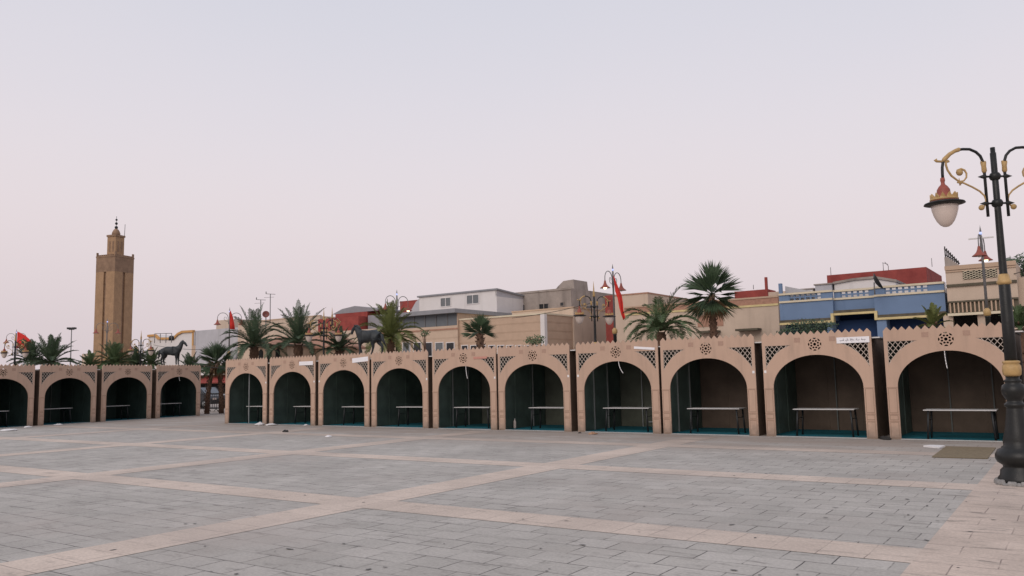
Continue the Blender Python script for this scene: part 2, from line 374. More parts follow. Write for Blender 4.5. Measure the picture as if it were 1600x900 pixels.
def skin(verts, edges, radii, name, m, parent, lv=2):
    me = bpy.data.meshes.new('tmp'); me.from_pydata(verts, edges, []); o = bpy.data.objects.new('tmp', me); COL.objects.link(o)
    md = o.modifiers.new('s', 'SKIN'); md.use_smooth_shade = True
    for i, r_ in enumerate(radii):
        me.skin_vertices[0].data[i].radius = (r_, r_) if not isinstance(r_, tuple) else r_
    me.skin_vertices[0].data[0].use_root = True
    o.modifiers.new('u', 'SUBSURF').levels = lv
    dg = bpy.context.evaluated_depsgraph_get(); dg.update()
    nm = bpy.data.meshes.new_from_object(o.evaluated_get(dg)); bpy.data.objects.remove(o)
    nm.materials.clear(); nm.materials.append(m); nm.name = name
    for p in nm.polygons: p.use_smooth = True
    q = bpy.data.objects.new(name, nm); COL.objects.link(q); q.parent = parent
    return q

# ------------------------------------------------------------------ ground and paving
PH = -0.6013                       # direction of the paving bands
def sheet(name, rects, z, m, rz=PH):
    mb = MB()
    for (a, b, c, d) in rects: mb.add([(a, c, z), (b, c, z), (b, d, z), (a, d, z)], [(0, 1, 2, 3)], m)
    o = mb.build(name, fix=False); o.rotation_euler = (0, 0, rz); tag(o, None, None, kind='structure'); return o
g = sheet('ground', [(-700, 700, -200, 900)], -.004, mat('asphalt', (.2, .185, .175), .9, .15, .4, bump=.3), 0)
pv = paver('grey_paving', (.372, .35, .318), (.432, .405, .37), (.1, .093, .088), .455, .37, .008, .5, loc=(.1, .05), var=.12, dirt=.62)
sheet('plaza', [(-110, 45, -25, 75)], 0, pv)
DB = [-1.7, 3.35, 8.4, 13.5, 18.35]; AB = [8.42, 15.8, 22.75, 30.1]; HW = .34
s_hi = -1.5                        # pink pavement starts here and runs to the right (A family offset = -s)
bd = paver('pink_band_paving', (.52, .432, .365), (.57, .474, .4), (.27, .22, .19), .43, .68, .006, 0, loc=(0, .34-8.4 % .68), var=.1, dirt=.42)
ba = paver('pink_cross_band_paving', (.52, .432, .365), (.57, .474, .4), (.27, .22, .19), .43, .68, .006, 0, swap=True, loc=(0, 0), var=.1, dirt=.42)
pp = paver('pink_pavement_slabs', (.49, .4, .335), (.54, .443, .373), (.25, .2, .175), .68, .43, .007, .5, var=.16, dirt=.8)
XE = -1.35                         # left edge of the pink pavement, along s
for c in DB: sheet('paving_band', [(-90, XE, c-HW, c+HW)], .004, bd)
seg = []
for a in AB:
    prev = -20
    for c in DB+[21.2+HW]:
        seg.append((-a-HW-.05, -a+HW+.05, prev, c-HW)); prev = c+HW
sheet('cross_paving_band', seg, .004, ba)
sheet('pavement', [(XE, 9, -20, 21.2)], .004, pp)

# ------------------------------------------------------------------ market stalls
W2 = 1.37; ZT = 2.63; ZM = 2.725; SP = 1.26; AW = 1.12; AR = .845
def arch(n=28, aw=AW, ar=AR): return [(aw*math.cos(PI*i/n), SP+ar*math.sin(PI*i/n)) for i in range(n+1)]
SPAN = [(1.29, 1.77), (1.2, 1.94), (1.05, 2.115), (.87, 2.26), (.62, 2.375), (1.29, 2.375)]
def facade_mesh():
    NM = 16; pts = [(-W2, 0), (-W2, ZT)]; w_ = 2*W2/NM
    for i in range(NM): pts += [(-W2+w_*(i+.5), ZM)]+([(-W2+w_*(i+1), ZT)])
    pts += [(W2, 0), (AW, 0)]+arch()[0:]+[(-AW, 0)]
    hl = []
    for sx in (1, -1): hl.append([(sx*x, z) for x, z in SPAN])
    c = (0, 2.375)
    hl.append([(c[0]+.04*math.cos(2*PI*k/10), c[1]+.04*math.sin(2*PI*k/10)) for k in range(10)])
    for k in range(8):
        a = 2*PI*k/8+PI/8
        hl.append([(c[0]+.09*math.cos(a)+.03*math.cos(a+q*PI/3), c[1]+.09*math.sin(a)+.026*math.sin(a+q*PI/3)) for q in range(6)])
        a = 2*PI*k/8; arc = [a-.29, a-.1, a+.1, a+.29]
        hl.append([(c[0]+.168*math.cos(t), c[1]+.168*math.sin(t)) for t in arc]+[(c[0]+.13*math.cos(t), c[1]+.13*math.sin(t)) for t in (a+.12, a-.12)])
    return MB().poly(pts, 0, .035, M['mdf'], hl)
def lattice_mesh(sx):
    mb = MB(); P = [(x, z) for x, z in SPAN]; pit = .155
    n = len(P)
    for fam in (1, -1):
        dx, dz = 1/math.hypot(1, 1.25), fam*1.25/math.hypot(1, 1.25); nx, nz = -dz, dx
        k = -40
        while k < 40:
            off = k*pit*.62+.03; ts = []
            for i in range(n):
                a, b = P[i], P[(i+1) % n]; fa = a[0]*nx+a[1]*nz-off; fb = b[0]*nx+b[1]*nz-off
                if fa*fb < 0:
                    t = fa/(fa-fb); q = (a[0]+(b[0]-a[0])*t, a[1]+(b[1]-a[1])*t); ts.append(q[0]*dx+q[1]*dz)
            ts.sort()
            for j in range(0, len(ts)-1, 2):
                t0, t1 = ts[j]-.008, ts[j+1]+.008
                p0 = (nx*off+dx*t0, nz*off+dz*t0); p1 = (nx*off+dx*t1, nz*off+dz*t1)
                yy = .016 if fam > 0 else .021
                mb.bar((sx*p0[0], yy, p0[1]), (sx*p1[0], yy, p1[1]), .012, .02, M['lattice'], (0, 1, 0))
            k += 1
    for a, b in zip(P, P[1:]+P[:1]): mb.bar((sx*a[0], .0185, a[1]), (sx*b[0], .0185, b[1]), .02, .014, M['lattice'], (0, 1, 0))
    return mb
def pilaster_mesh(sx):
    mb = MB(); x0, x1 = AW+.012, W2-.012
    for z0, z1 in ((.02, .43), (.445, .60), (.615, SP-.012)):
        a, b = sorted((sx*x0, sx*x1)); mb.box(a, b, -.009, .0, z0, z1, M['mdf2'])
        for q in ((a+.02, b-.02, z0+.02, z0+.028), (a+.02, b-.02, z1-.028, z1-.02), (a+.02, a+.028, z0+.028, z1-.028), (b-.028, b-.02, z0+.028, z1-.028)): mb.box(q[0], q[1], -.0105, -.009, q[2], q[3], M['groove_shade'])
        mb.box(a, b, -.0105, -.009, z1-.006, z1, M['groove_shade'])
    a, b = sorted((sx*(AW-.004), sx*(W2+.004))); mb.box(a, b, -.014, 0, SP-.012, SP+.006, M['mdf2'])
    return mb
DEP = 2.75
def make_stall(name='market_stall', back='green', lt='green', rt_='green'):
    t = thing(name, 'x', 'stall')
    facade_mesh().build('facade', t)
    lattice_mesh(1).build('lattice', t); lattice_mesh(-1).build('lattice', t)
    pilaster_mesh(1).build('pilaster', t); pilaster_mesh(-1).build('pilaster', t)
    for x in (-.44, .44): MB().box(x-.075, x+.075, -.004, 0, 2.44, 2.56, M['tile']).build('square_tile', t)
    for sx, mm in ((-1, lt), (1, rt_)):
        a, b = sorted((sx*1.33, sx*1.35)); mb = MB().box(a, b, .035, DEP, 0, 2.48, M['outer'])
        a, b = sorted((sx*1.315, sx*1.33)); mb.box(a, b, .04, DEP-.03, .012, 2.46, M[mm])
        for q in (.9, 1.8): # raised seams of the board cladding
            a, b = sorted((sx*1.30, sx*1.315)); mb.box(a, b, q-.03, q+.03, .012, 2.46, M[mm])
        mb.build('side_wall', t)
    mb = MB().box(-1.35, 1.35, DEP, DEP+.02, 0, 2.48, M['outer']); mb.box(-1.314, 1.314, DEP-.02, DEP, .012, 2.46, M[back])
    for q in (-.45, .45): mb.box(q-.02, q+.02, DEP-.032, DEP-.02, .012, 2.46, M[back])
    mb.build('back_wall', t)
    MB().box(-1.35, 1.37, .04, DEP+.03, 2.481, 2.51, M['roof']).build('roof', t)
    mb = MB().box(1.371, 1.56, .05, .6, 2.47, 2.5, M['whitetrim']); mb.build('roof_flap', t)
    mb = MB().box(-1.312, 1.312, .07, DEP-.035, .002, .012, M['teal']); mb.build('carpet', t)
    MB().box(-AW, AW, -.02, .03, 0, .022, M['alu']).build('threshold', t)
    return t
def add_poles(t, where, m='alu'):
    for (x, y) in where: MB().box(x-.016, x+.016, y-.016, y+.016, .012, 2.46, M[m]).build('frame_pole', t)
def add_ribbon(t, x, ln, bend):
    mb = MB(); z0 = SP+AR*math.sqrt(max(0, 1-(x/AW)**2))-.002; pts = [(x+bend*(i/6)**2, .02, z0-ln*i/6) for i in range(7)]
    for i in range(6): mb.bar(pts[i], pts[i+1], .03, .006, M['ribbon'], (0, 1, 0)) if False else mb.tube([pts[i], pts[i+1]], .011, M['ribbon'], 5)
    mb.build('hanging_cord', t)
def add_banner(t, x0, x1, z0, z1, m='banner', tilt=0, text=False):
    c = Vector(((x0+x1)/2, -.012, (z0+z1)/2)); mb = MB().box(-(x1-x0)/2, (x1-x0)/2, -.004, .004, -(z1-z0)/2, (z1-z0)/2, M[m])
    o = mb.build('banner', t, c); o.rotation_euler = (0, -tilt, 0)
    if text:
        rr = random.Random(5); mb = MB(); x = (x1-x0)/2*.78; hw = -(x1-x0)/2*.72
        while x > hw:
            wl = rr.uniform(.07, .13); n = 7; pts = []
            for i in range(n+1):
                pts.append((x-wl*i/n, -.006, -.012+.018*abs(math.sin(i*1.9+x*30))*rr.uniform(.4, 1.2)))
            for a, b in zip(pts, pts[1:]): mb.bar(a, b, .002, .009, M['ink'], (0, 0, 1))
            for q in range(rr.choice((1, 2))):     # tall strokes and dots
                xx = x-rr.uniform(.1, .9)*wl; mb.box(xx-.004, xx+.004, -.0065, -.0045, -.012, .042, M['ink'])
            xx = x-rr.uniform(.2, .8)*wl; mb.box(xx-.005, xx+.005, -.0065, -.0045, -.04, -.03, M['ink'])
            x -= wl+.03
        mb.build('writing', o)
def make_table():
    t = thing('folding_table', 'x', 'table')
    MB().box(-.76, .76, -.3, .3, .678, .7, M['tabletop']).build('tabletop', t)
    for sx in (-1, 1):
        for sy in (-1, 1):
            MB().tube([(sx*.66, sy*.24, .674), (sx*.70, sy*.26, 0)], .028, M['blackmetal'], 6).build('leg', t)
        MB().tube([(sx*.675, -.24, .45), (sx*.675, .24, .45)], .01, M['blackmetal'], 6).build('brace', t)
    return t
def place(o, base, rz, lx, ly):
    o.location = (base.x+math.cos(rz)*lx-math.sin(rz)*ly, base.y+math.sin(rz)*lx+math.cos(rz)*ly, 0); o.rotation_euler = (0, 0, rz)

protos = {}
def stall(kind):
    if kind not in protos:
        protos[kind] = make_stall(back=kind[0], lt=kind[1], rt_=kind[2]); return protos[kind]
    return None
TL = 1.05841; NR = 12.81*EYE; NL = 21.484*EYE
UL = Vector((math.cos(TL), math.sin(TL), 0)); NLv = Vector((-math.sin(TL), math.cos(TL), 0))
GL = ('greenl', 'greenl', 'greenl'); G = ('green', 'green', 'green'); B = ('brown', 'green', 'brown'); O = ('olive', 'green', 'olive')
G2 = 'arched market stalls'
rows = [
 # row, centre along row, kind, table(x,y), label, table label
 ('L', 17.22, GL, None, 'second arched stall outward from the frame edge of the left row', None),
 ('L', 20.08, GL, (-.1, .9), 'arched stall cut off by the left edge of the photo', 'table inside the arched stall cut off by the left edge of the photo'),
 ('L', 23.05, GL, (-.1, 1.0), 'dark arched stall right of the edge stall, below the small palm and red flag', 'table in the dark stall below the small palm, second from the left edge'),
 ('L', 26.06, GL, (-.1, 1.0), 'arched stall in front of the minaret foot, left of the one under the horse', 'table in the stall in front of the minaret foot'),
 ('L', 29.07, GL, (-.1, .9), 'last stall of the left row, under the dark standing horse, with a hanging cord', 'table in the stall under the dark standing horse'),
 ('R', -29.0, G, (.15, .8), 'narrow-looking first stall of the long row, with a pale pole in its arch', 'table in the first stall of the long row, beside the pale pole'),
 ('R', -26.09, B, (.15, .9), 'second stall of the long row, brown inside, with a straight white banner', 'table with brown top edge in the second stall of the long row'),
 ('R', -23.165, G, (.15, .8), 'third stall of the long row, with a tilted white banner, near the walking horse', 'table in the third stall of the long row, under the tilted white banner'),
 ('R', -20.31, G, (.15, .8), 'fourth stall of the long row, with empty facade, below the yellowish palm', 'table in the fourth stall of the long row, below the yellowish palm'),
 ('R', -17.36, O, (.0, .7), 'fifth stall of the long row, with a pink banner and short hanging cord', 'table in the fifth stall of the long row, below the pink banner'),
 ('R', -14.54, O, (.3, .7), 'sixth stall of the long row, no banner, below the white corner post building', 'table in the sixth stall of the long row, without banner or cord'),
 ('R', -11.56, O, (.05, .7), 'seventh stall of the long row, with curved hanging cord, below the big red flag', 'table in the seventh stall of the long row, below the curved cord'),
 ('R', -8.74, B, (.0, .6), 'eighth stall of the long row, reddish brown inside, under the fan palm', 'table in the eighth stall, under the tall fan palm'),
 ('R', -5.79, B, (.05, .5), 'stall with the white Arabic banner on its facade', 'table in the stall with the white Arabic banner'),
 ('R', -2.77, B, (.15, .35), 'nearest large stall with mat in front, left of the foreground lamp', 'table in the nearest large stall, behind the mat'),
 ('R', .25, B, None, 'stall at the right edge behind the foreground lamp', None),
]
table0 = make_table(); first_t = True
placed = []
for row, c, kind, tb, lab, tlab in rows:
    if row == 'L' and c < 18: continue
    rz, u, nv, n = (T, U, N_, NR) if row == 'R' else (TL, UL, NLv, NL)
    t = stall(kind); src = t is not None
    if not src:
        t = copy_tree(protos[kind])
    rename(t, lab, 'stall', G2)
    base = u*c+nv*n; t.location = base; t.rotation_euler = (0, 0, rz); placed.append((t, base, rz))
    if tb:
        q = table0 if first_t else copy_tree(table0); first_t = False
        place(q, base, rz, *tb); q.location.z = .012; rename(q, tlab, 'table', 'folding tables in the stalls')
S = [p[0] for p in placed]           # 0..3 left row (L1..L4), 4..13 long row, 14 edge
# details that differ from stall to stall go on last, so that copies do not inherit them
add_poles(S[0], [(.5, 2.6), (-.3, 2.6)], 'dullpole'); add_poles(S[1], [(.75, 2.6)], 'dullpole'); add_poles(S[2], [(.0, 2.6)], 'dullpole'); add_poles(S[3], [(.62, 2.2)])
add_ribbon(S[3], .0, .22, .05)
add_poles(S[4], [(-.15, .3), (1.15, 2.5)])
add_poles(S[8], [(-1.28, 1.0), (-1.28, 1.9), (.5, 2.7)]); add_ribbon(S[8], .1, .42, .06)
add_poles(S[9], [(-1.28, 1.9)])
add_poles(S[10], [(-1.28, .9), (-1.28, 1.8), (.75, 2.68), (-.5, 2.68)]); add_ribbon(S[10], .08, .36, .14)
MB().box(-.3, 1.2, 2.66, 2.69, .15, .19, M['alu']).build('frame_rail', S[10])
add_poles(S[11], [(-1.28, .9), (-1.28, 1.8), (.78, 2.68)])
add_poles(S[12], [(-.2, 2.68), (.8, 2.68)], 'dullpole'); add_poles(S[13], [(-.35, 2.68), (.65, 2.68)], 'dullpole')
add_ribbon(S[13], -.05, .42, .03)
add_banner(S[5], .45, 1.25, 2.34, 2.49); add_banner(S[6], .5, 1.33, 2.38, 2.55, tilt=.06)
add_banner(S[8], .45, 1.02, 2.33, 2.4, 'pinkbanner'); add_banner(S[10], .62, 1.28, 2.42, 2.49, tilt=-.09)
add_banner(S[12], .55, 1.33, 2.37, 2.52, text=True)
for i in (4, 5, 6, 7, 8, 9, 10, 11, 12, 13): # little paper tags left by the lattice foot
    sx = -1 if i in (10, 12, 6) else 1
    MB().box(sx*1.315-.03, sx*1.315+.03, -.006, 0, 1.66, 1.73, M['paper']).build('paper_tag', S[i])

# ------------------------------------------------------------------ ornate lamp posts with globes
def lamp_a(finial=True, globe='glass'):
    t = thing('street_lamp', 'x', 'street lamp')
    MB().lathe([(r_*(.88 if z_ < .6 else .95 if z_ < 1.5 else 1), z_) for r_, z_ in ((.33, 0), (.335, .09), (.30, .13), (.29, .2), (.245, .24), (.25, .27), (.32, .31), (.352, .37), (.35, .42), (.31, .49), (.25, .515), (.25, .53), (.215, .55), (.205, .62), (.165, .78), (.135, .98), (.122, 1.08), (.118, 1.1), (.145, 1.12), (.145, 1.15), (.115, 1.17), (.105, 1.2), (.125, 1.23), (.165, 1.3), (.17, 1.36), (.15, 1.42), (.105, 1.45), (.12, 1.475), (.12, 1.495), (.09, 1.51), (.09, 1.56))], M['iron'], 28).build('pedestal', t)
    MB().lathe([(.092, 1.55), (.118, 1.575), (.125, 1.64), (.122, 1.7), (.1, 1.735), (.115, 1.745), (.115, 1.77), (.088, 1.78)], M['gold'], 24).build('gold_collar', t)
    MB().lathe([(.084, 1.56), (.082, 2.2), (.078, 2.93), (.062, 2.96), (.054, 3.1), (.046, 4.0), (.043, 4.9), (.034, 4.905), (.034, 4.985), (.0, 4.985)], M['iron'], 18).build('pole', t)
    MB().lathe([(.079, 2.9), (.098, 2.925), (.1, 2.95), (.085, 2.97), (.07, 3.05), (.056, 3.06)], M['gold'], 24).build('gold_collar', t)
    for z in (4.54, 4.13):
        mb = MB()
        mb.lathe([(.045, z-.055), (.062, z-.05), (.078, z-.02), (.078, z+.02), (.062, z+.05), (.045, z+.055)], M['iron'], 12)
        for sx in (-1, 1):
            mb.tube([(sx*.05, 0, z), (sx*.12, 0, z), (sx*.15, 0, z), (sx*.18, 0, z), (sx*.255, 0, z)], [.016, .016, .036, .03, .002], M['iron'], 8)
        mb.build('bracket', t)
    for sx in (-1, 1):
        a = MB(); X = lambda pts: [(sx*x, 0, z) for x, z in pts]
        a.tube(X([(.15, 3.93), (.15, 4.62), (.155, 4.76), (.19, 4.86), (.25, 4.925), (.34, 4.97), (.44, 4.975), (.5, 4.968), (.56, 4.95), (.64, 4.905), (.72, 4.83), (.745, 4.8), (.765, 4.7), (.77, 4.6), (.77, 4.52)]), .021, M['iron'], 10)
        arm = a.build('arm', t)
        gld = MB().tube(X([(.15, 4.6), (.15, 4.63), (.152, 4.70), (.155, 4.755), (.157, 4.765)]), [.024, .037, .034, .042, .022], M['gold'], 12)
        gld.tube(X([(.12, 4.765), (.15, 4.772), (.19, 4.762)]), [.016, .012, .018], M['gold'], 8)
        gld.build('gold_sleeve', arm); gld = MB()
        gld.tube(X([(.49, 4.968), (.5, 4.97), (.56, 4.95), (.64, 4.905), (.72, 4.83), (.75, 4.79)]), [.03, .033, .028, .03, .034, .026], M['gold'], 12)
        gld.tube(X([(.86, 4.83), (.84, 4.8), (.78, 4.795), (.68, 4.79), (.665, 4.8)]), [.028, .02, .018, .018, .024], M['gold'], 8)
        gld.build('gold_sleeve', arm)
        s_ = MB()
        s_.tube(X([(.70, 4.81), (.708, 4.74), (.69, 4.66), (.64, 4.57), (.56, 4.50), (.46, 4.45), (.34, 4.385), (.24, 4.32), (.18, 4.25), (.163, 4.19), (.17, 4.12), (.20, 4.085)]), [.016]*4+[.014]*4+[.012]*4, M['gold'], 8)
        s_.tube(X([(.53, 4.475), (.46, 4.49), (.42, 4.54), (.415, 4.6), (.44, 4.65), (.49, 4.67), (.54, 4.65), (.55, 4.61)]), [.012, .012, .013, .014, .015, .018, .02, .02], M['gold'], 8)
        s_.ball((sx*.515, 0, 4.615), .048, M['gold'], 8); s_.ball((sx*.235, 0, 4.07), .042, M['gold'], 8)
        s_.tube(X([(.53, 4.53), (.52, 4.42)]), [.004, .014], M['gold'], 6); s_.tube(X([(.56, 4.47), (.49, 4.455)]), [.016, .016], M['gold'], 6)
        s_.build('scroll', arm)
        lt = MB().lathe([(.03, 4.54), (.034, 4.5), (.026, 4.47), (.03, 4.44), (.06, 4.41), (.09, 4.36), (.095, 4.3), (.11, 4.27), (.16, 4.24), (.19, 4.2), (.2, 4.175)][::-1], M['redp'], 24, (sx*.775, 0, 0)).build('lantern', t)
        MB().lathe([(.19, 4.115), (.22, 4.125), (.285, 4.14), (.275, 4.158), (.21, 4.18), (.15, 4.185)], M['iron'], 28, (sx*.775, 0, 0)).build('brim', lt)
        cr_ = MB(); nq = 12
        for k in range(nq):
            a0 = 2*PI*k/nq; c_ = Vector((sx*.775, 0, 0))
            for da, h_ in ((0, .095),):
                d0 = Vector((math.cos(a0), math.sin(a0), 0)); d1 = Vector((-math.sin(a0), math.cos(a0), 0))
                p = [c_+d0*.185-d1*.05+Vector((0, 0, 4.2)), c_+d0*.185+d1*.05+Vector((0, 0, 4.2)), c_+d0*.165+d1*.03+Vector((0, 0, 4.25)), c_+d0*.19+Vector((0, 0, 4.30)), c_+d0*.165-d1*.03+Vector((0, 0, 4.25))]
                q = [v-d0*.02 for v in p]
                cr_.add(p+q, [(0, 1, 2, 3, 4), (9, 8, 7, 6, 5)]+[(i, i+5, (i+1) % 5+5, (i+1) % 5) for i in range(5)], M['gold'])
        cr_.lathe([(.18, 4.19), (.198, 4.195), (.198, 4.215), (.17, 4.22)], M['gold'], 24, (sx*.775, 0, 0))
        cr_.build('crown_ring', lt)
        MB().lathe([(.001, 3.79), (.04, 3.797), (.08, 3.825), (.12, 3.88), (.155, 3.96), (.18, 4.05), (.19, 4.125)], M[globe], 28, (sx*.775, 0, 0)).build('globe', lt)
    if finial:
        MB().lathe([(.045, 4.96), (.06, 5.0), (.04, 5.06), (.055, 5.1), (.03, 5.2), (.022, 5.35), (.003, 5.62)], M['gold'], 10).build('finial', t)
    return t
GA = 'ornate street lamps with globes'
fl = lamp_a(False); fl.location = (7.30, 12.08, .004); fl.rotation_euler = (0, 0, -.04)
rename(fl, 'large ornate dark iron lamp with gold scrolls in the right foreground', 'street lamp', GA)
la = lamp_a(True)
first = True
for px, py, Y, rz, lab in ((928, 463, 34.5, .55, 'ornate globe lamp with gold spire, just left of the big red flag'),
                       (506, 500, 44, .3, 'ornate globe lamp with gold spire, left of the walking horse statue'),
                       (519, 497, 58, 1.2, 'farther gold spired lamp seen edge on, right behind the one left of the walking horse'),
                       (24, 532, 54, -.1, 'globe lamp rising just left of the small palm at the far left'),
                       (220.5, 530, 58, -.15, 'globe lamp between the minaret and the standing horse')):
    o = la if first else copy_tree(la); first = False
    P = at(px, py, Y); o.location = (P.x, P.y, P.z-4.98); o.rotation_euler = (0, 0, rz)
    if o.location.z < 0 or True: o.location.z = 0; o.scale = (P.z/4.98,)*3
    rename(o, lab, 'street lamp', GA)
# broken mortar round the foot of the foreground lamp
rr = random.Random(3); mb = MB()
for k in range(34):
    a = k/34*2*PI+rr.uniform(-.05, .05); r_ = .305+rr.uniform(-.02, .03); h_ = rr.uniform(.03, .075)
    c_ = Vector((7.30+r_*math.cos(a), 12.08+r_*math.sin(a), .004)); w_ = rr.uniform(.035, .055)
    mb.lathe([(w_, -.01), (w_*rr.uniform(.85, 1.1), h_*.5), (w_*.6, h_), (.005, h_*1.05)], M['mortar'], 7, c_, rot=rr.random()*6)
tag(mb.build('mortar_collar'), 'crumbling grey mortar ring round the foot of the foreground lamp', 'mortar ring')

# ------------------------------------------------------------------ tall swan-neck lamps
def lamp_b(litside=()):
    t = thing('street_lamp', 'x', 'street lamp')
    MB().lathe([(.16, 0), (.16, .5), (.12, .6), (.09, .7), (.085, 3.6), (.11, 3.62), (.07, 3.66)], M['iron'], 12).build('pole_base', t)
    MB().lathe([(.075, 3.64), (.13, 3.7), (.13, 3.85), (.06, 3.95)], M['gold'], 12).build('gold_collar', t)
    MB().lathe([(.052, 3.9), (.045, 6.7), (.02, 6.75)], M['steel'], 10).build('pole', t)
    MB().lathe([(.03, 6.72), (.035, 6.9), (.002, 7.12)], M['steel'], 8).build('spire', t); MB().lathe([(.04, 6.76), (.055, 6.8), (.04, 6.86)], M['led'], 8).build('led_ring', t)
    for i, sx in enumerate((-1, 1)):
        pts = [(.06, 5.9), (.1, 6.15)]+[(.46-.36*math.cos(a), 6.35+.36*math.sin(a)) for a in [PI*k/10 for k in range(11)]]+[(.82, 6.2)]
        a = MB().tube([(sx*x, 0, z) for x, z in pts], .02, M['steel'], 8)
        sp = [(.1, 6.1), (.2, 6.1), (.33, 6.17), (.38, 6.3), (.33, 6.41), (.24, 6.4), (.2, 6.32), (.25, 6.27)]
        a.tube([(sx*x, 0, z) for x, z in sp], .014, M['steel'], 6)
        arm = a.build('arm', t)
        MB().lathe([(.035, 6.22), (.05, 6.16), (.06, 6.1), (.1, 6.0), (.16, 5.93), (.25, 5.86), (.255, 5.845), (.1, 5.88)][::-1], M['redp'], 16, (sx*.82, 0, 0)).build('shade', arm)
        MB().ball((sx*.82, 0, 5.86), .09, M['lit' if i in litside else 'glass'], 8, .7).build('bulb', arm)
    return t
GB = 'tall swan-neck street lamps'
B0 = lamp_b(); B1 = lamp_b((0,)); B2 = lamp_b((1,)); used = set()
for px, py, Y, rz, pr, lab in ((957, 412, 41, .95, B1, 'tall swan-neck lamp carrying the big red flag above the long row'),
                          (620, 452, 48, .75, B2, 'tall swan-neck lamp above the yellowish palm'),
                          (359, 480, 60, .4, B0, 'tall swan-neck lamp beside the hanging flag left of the date palms'),
                          (26, 514, 76, .2, B0, 'tall swan-neck lamp behind the flag at the far left'),
                          (168, 497, 76, .5, B0, 'thin swan-neck lamp standing in front of the minaret'),
                          (1531, 352, 30, .93, B2, 'swan-neck lamp with lit lantern seen edge on before the cream building')):
    o = pr if pr not in used else copy_tree(pr); used.add(pr)
    P = at(px, py, Y); o.location = (P.x, P.y, 0); s_ = P.z/7.12; o.scale = (s_,)*3; o.rotation_euler = (0, 0, rz)
    rename(o, lab, 'street lamp', GB)
    if px == 1531:
        MB().box(-.03, .03, -.42, .42, 6.6, 6.65, M['whitetrim']).build('cross_bar', o).rotation_euler = (0, 0, R(60)-.93-PI/2+PI/2)
# floodlight mast at the left
P = at(112, 513, 90); t = thing('floodlight_mast', 'thin mast with two black floodlights left of the minaret', 'floodlight', (P.x, P.y, 0))
MB().lathe([(.1, 0), (.045, P.z-.17)], M['steel'], 8).build('mast', t)
for sx in (-1, 1): MB().box(sx*.27-.17, sx*.27+.17, -.2, .2, P.z-.1, P.z+.1, M['blackmetal'], rz=0).build('floodlight', t)
MB().box(-.3, .3, -.03, .03, P.z-.17, P.z-.101, M['blackmetal']).build('crossbar', t)

# ------------------------------------------------------------------ flags
def flag(pts_px, Y, label, star=None):
    # outline given as a strip of pairs (hoist side / fly side) from top to bottom, with folds in depth
    mb = MB(); vs = []; n = len(pts_px); m_ = 8
    for i, (a, b) in enumerate(pts_px):
        A = at(*a, Y); Bp = at(*b, Y)
        for k in range(m_+1):
            t = k/m_; p = A.lerp(Bp, t); p.y += .12*math.sin(t*7+i*.7)*Y/60*t**.3; vs.append(p)
    fs = [(i*(m_+1)+k, i*(m_+1)+k+1, (i+1)*(m_+1)+k+1, (i+1)*(m_+1)+k) for i in range(n-1) for k in range(m_)]
    base = vs[0].copy(); t = thing('flag', label, 'flag', base, group='red flags on the lamp posts')
    mb.add([v-base for v in vs], fs, M['flag'], True); o = mb.build('cloth', t, fix=False)
    sm = o.modifiers.new('t', 'SOLIDIFY'); sm.thickness = .01
    if star:
        c = at(*star, Y)-base; c.y -= .16; r_ = .27; mb = MB(); P5 = [c+Vector((r_*math.sin(2*PI*k/5), 0, r_*math.cos(2*PI*k/5))) for k in range(5)]
        for k in range(5): mb.bar(P5[k], P5[(k+2) % 5], .02, .05, M['star'], (0, 0, 1))
        mb.build('star', t)
flag([((27, 518), (29, 519)), ((27, 524), (38, 524)), ((26.5, 532), (46, 531)), ((26, 540), (55, 541)), ((25.5, 544), (47, 546))], 75, 'spread red flag with a small green star at the far left', (38, 533))
flag([((359, 485), (360, 486)), ((359, 495), (363, 495)), ((359, 506), (365.5, 506)), ((359, 514), (367, 515))], 59, 'narrow hanging red flag left of the date palms')
flag([((958, 430), (960, 434)), ((960, 442), (966, 448)), ((961, 455), (972, 462)), ((965, 466), (973.5, 473)), ((968, 482), (974, 484)), ((971, 492), (977, 497)), ((974, 500), (976.5, 498))], 40.5, 'large red flag hanging slantwise from the tall lamp above the long row')

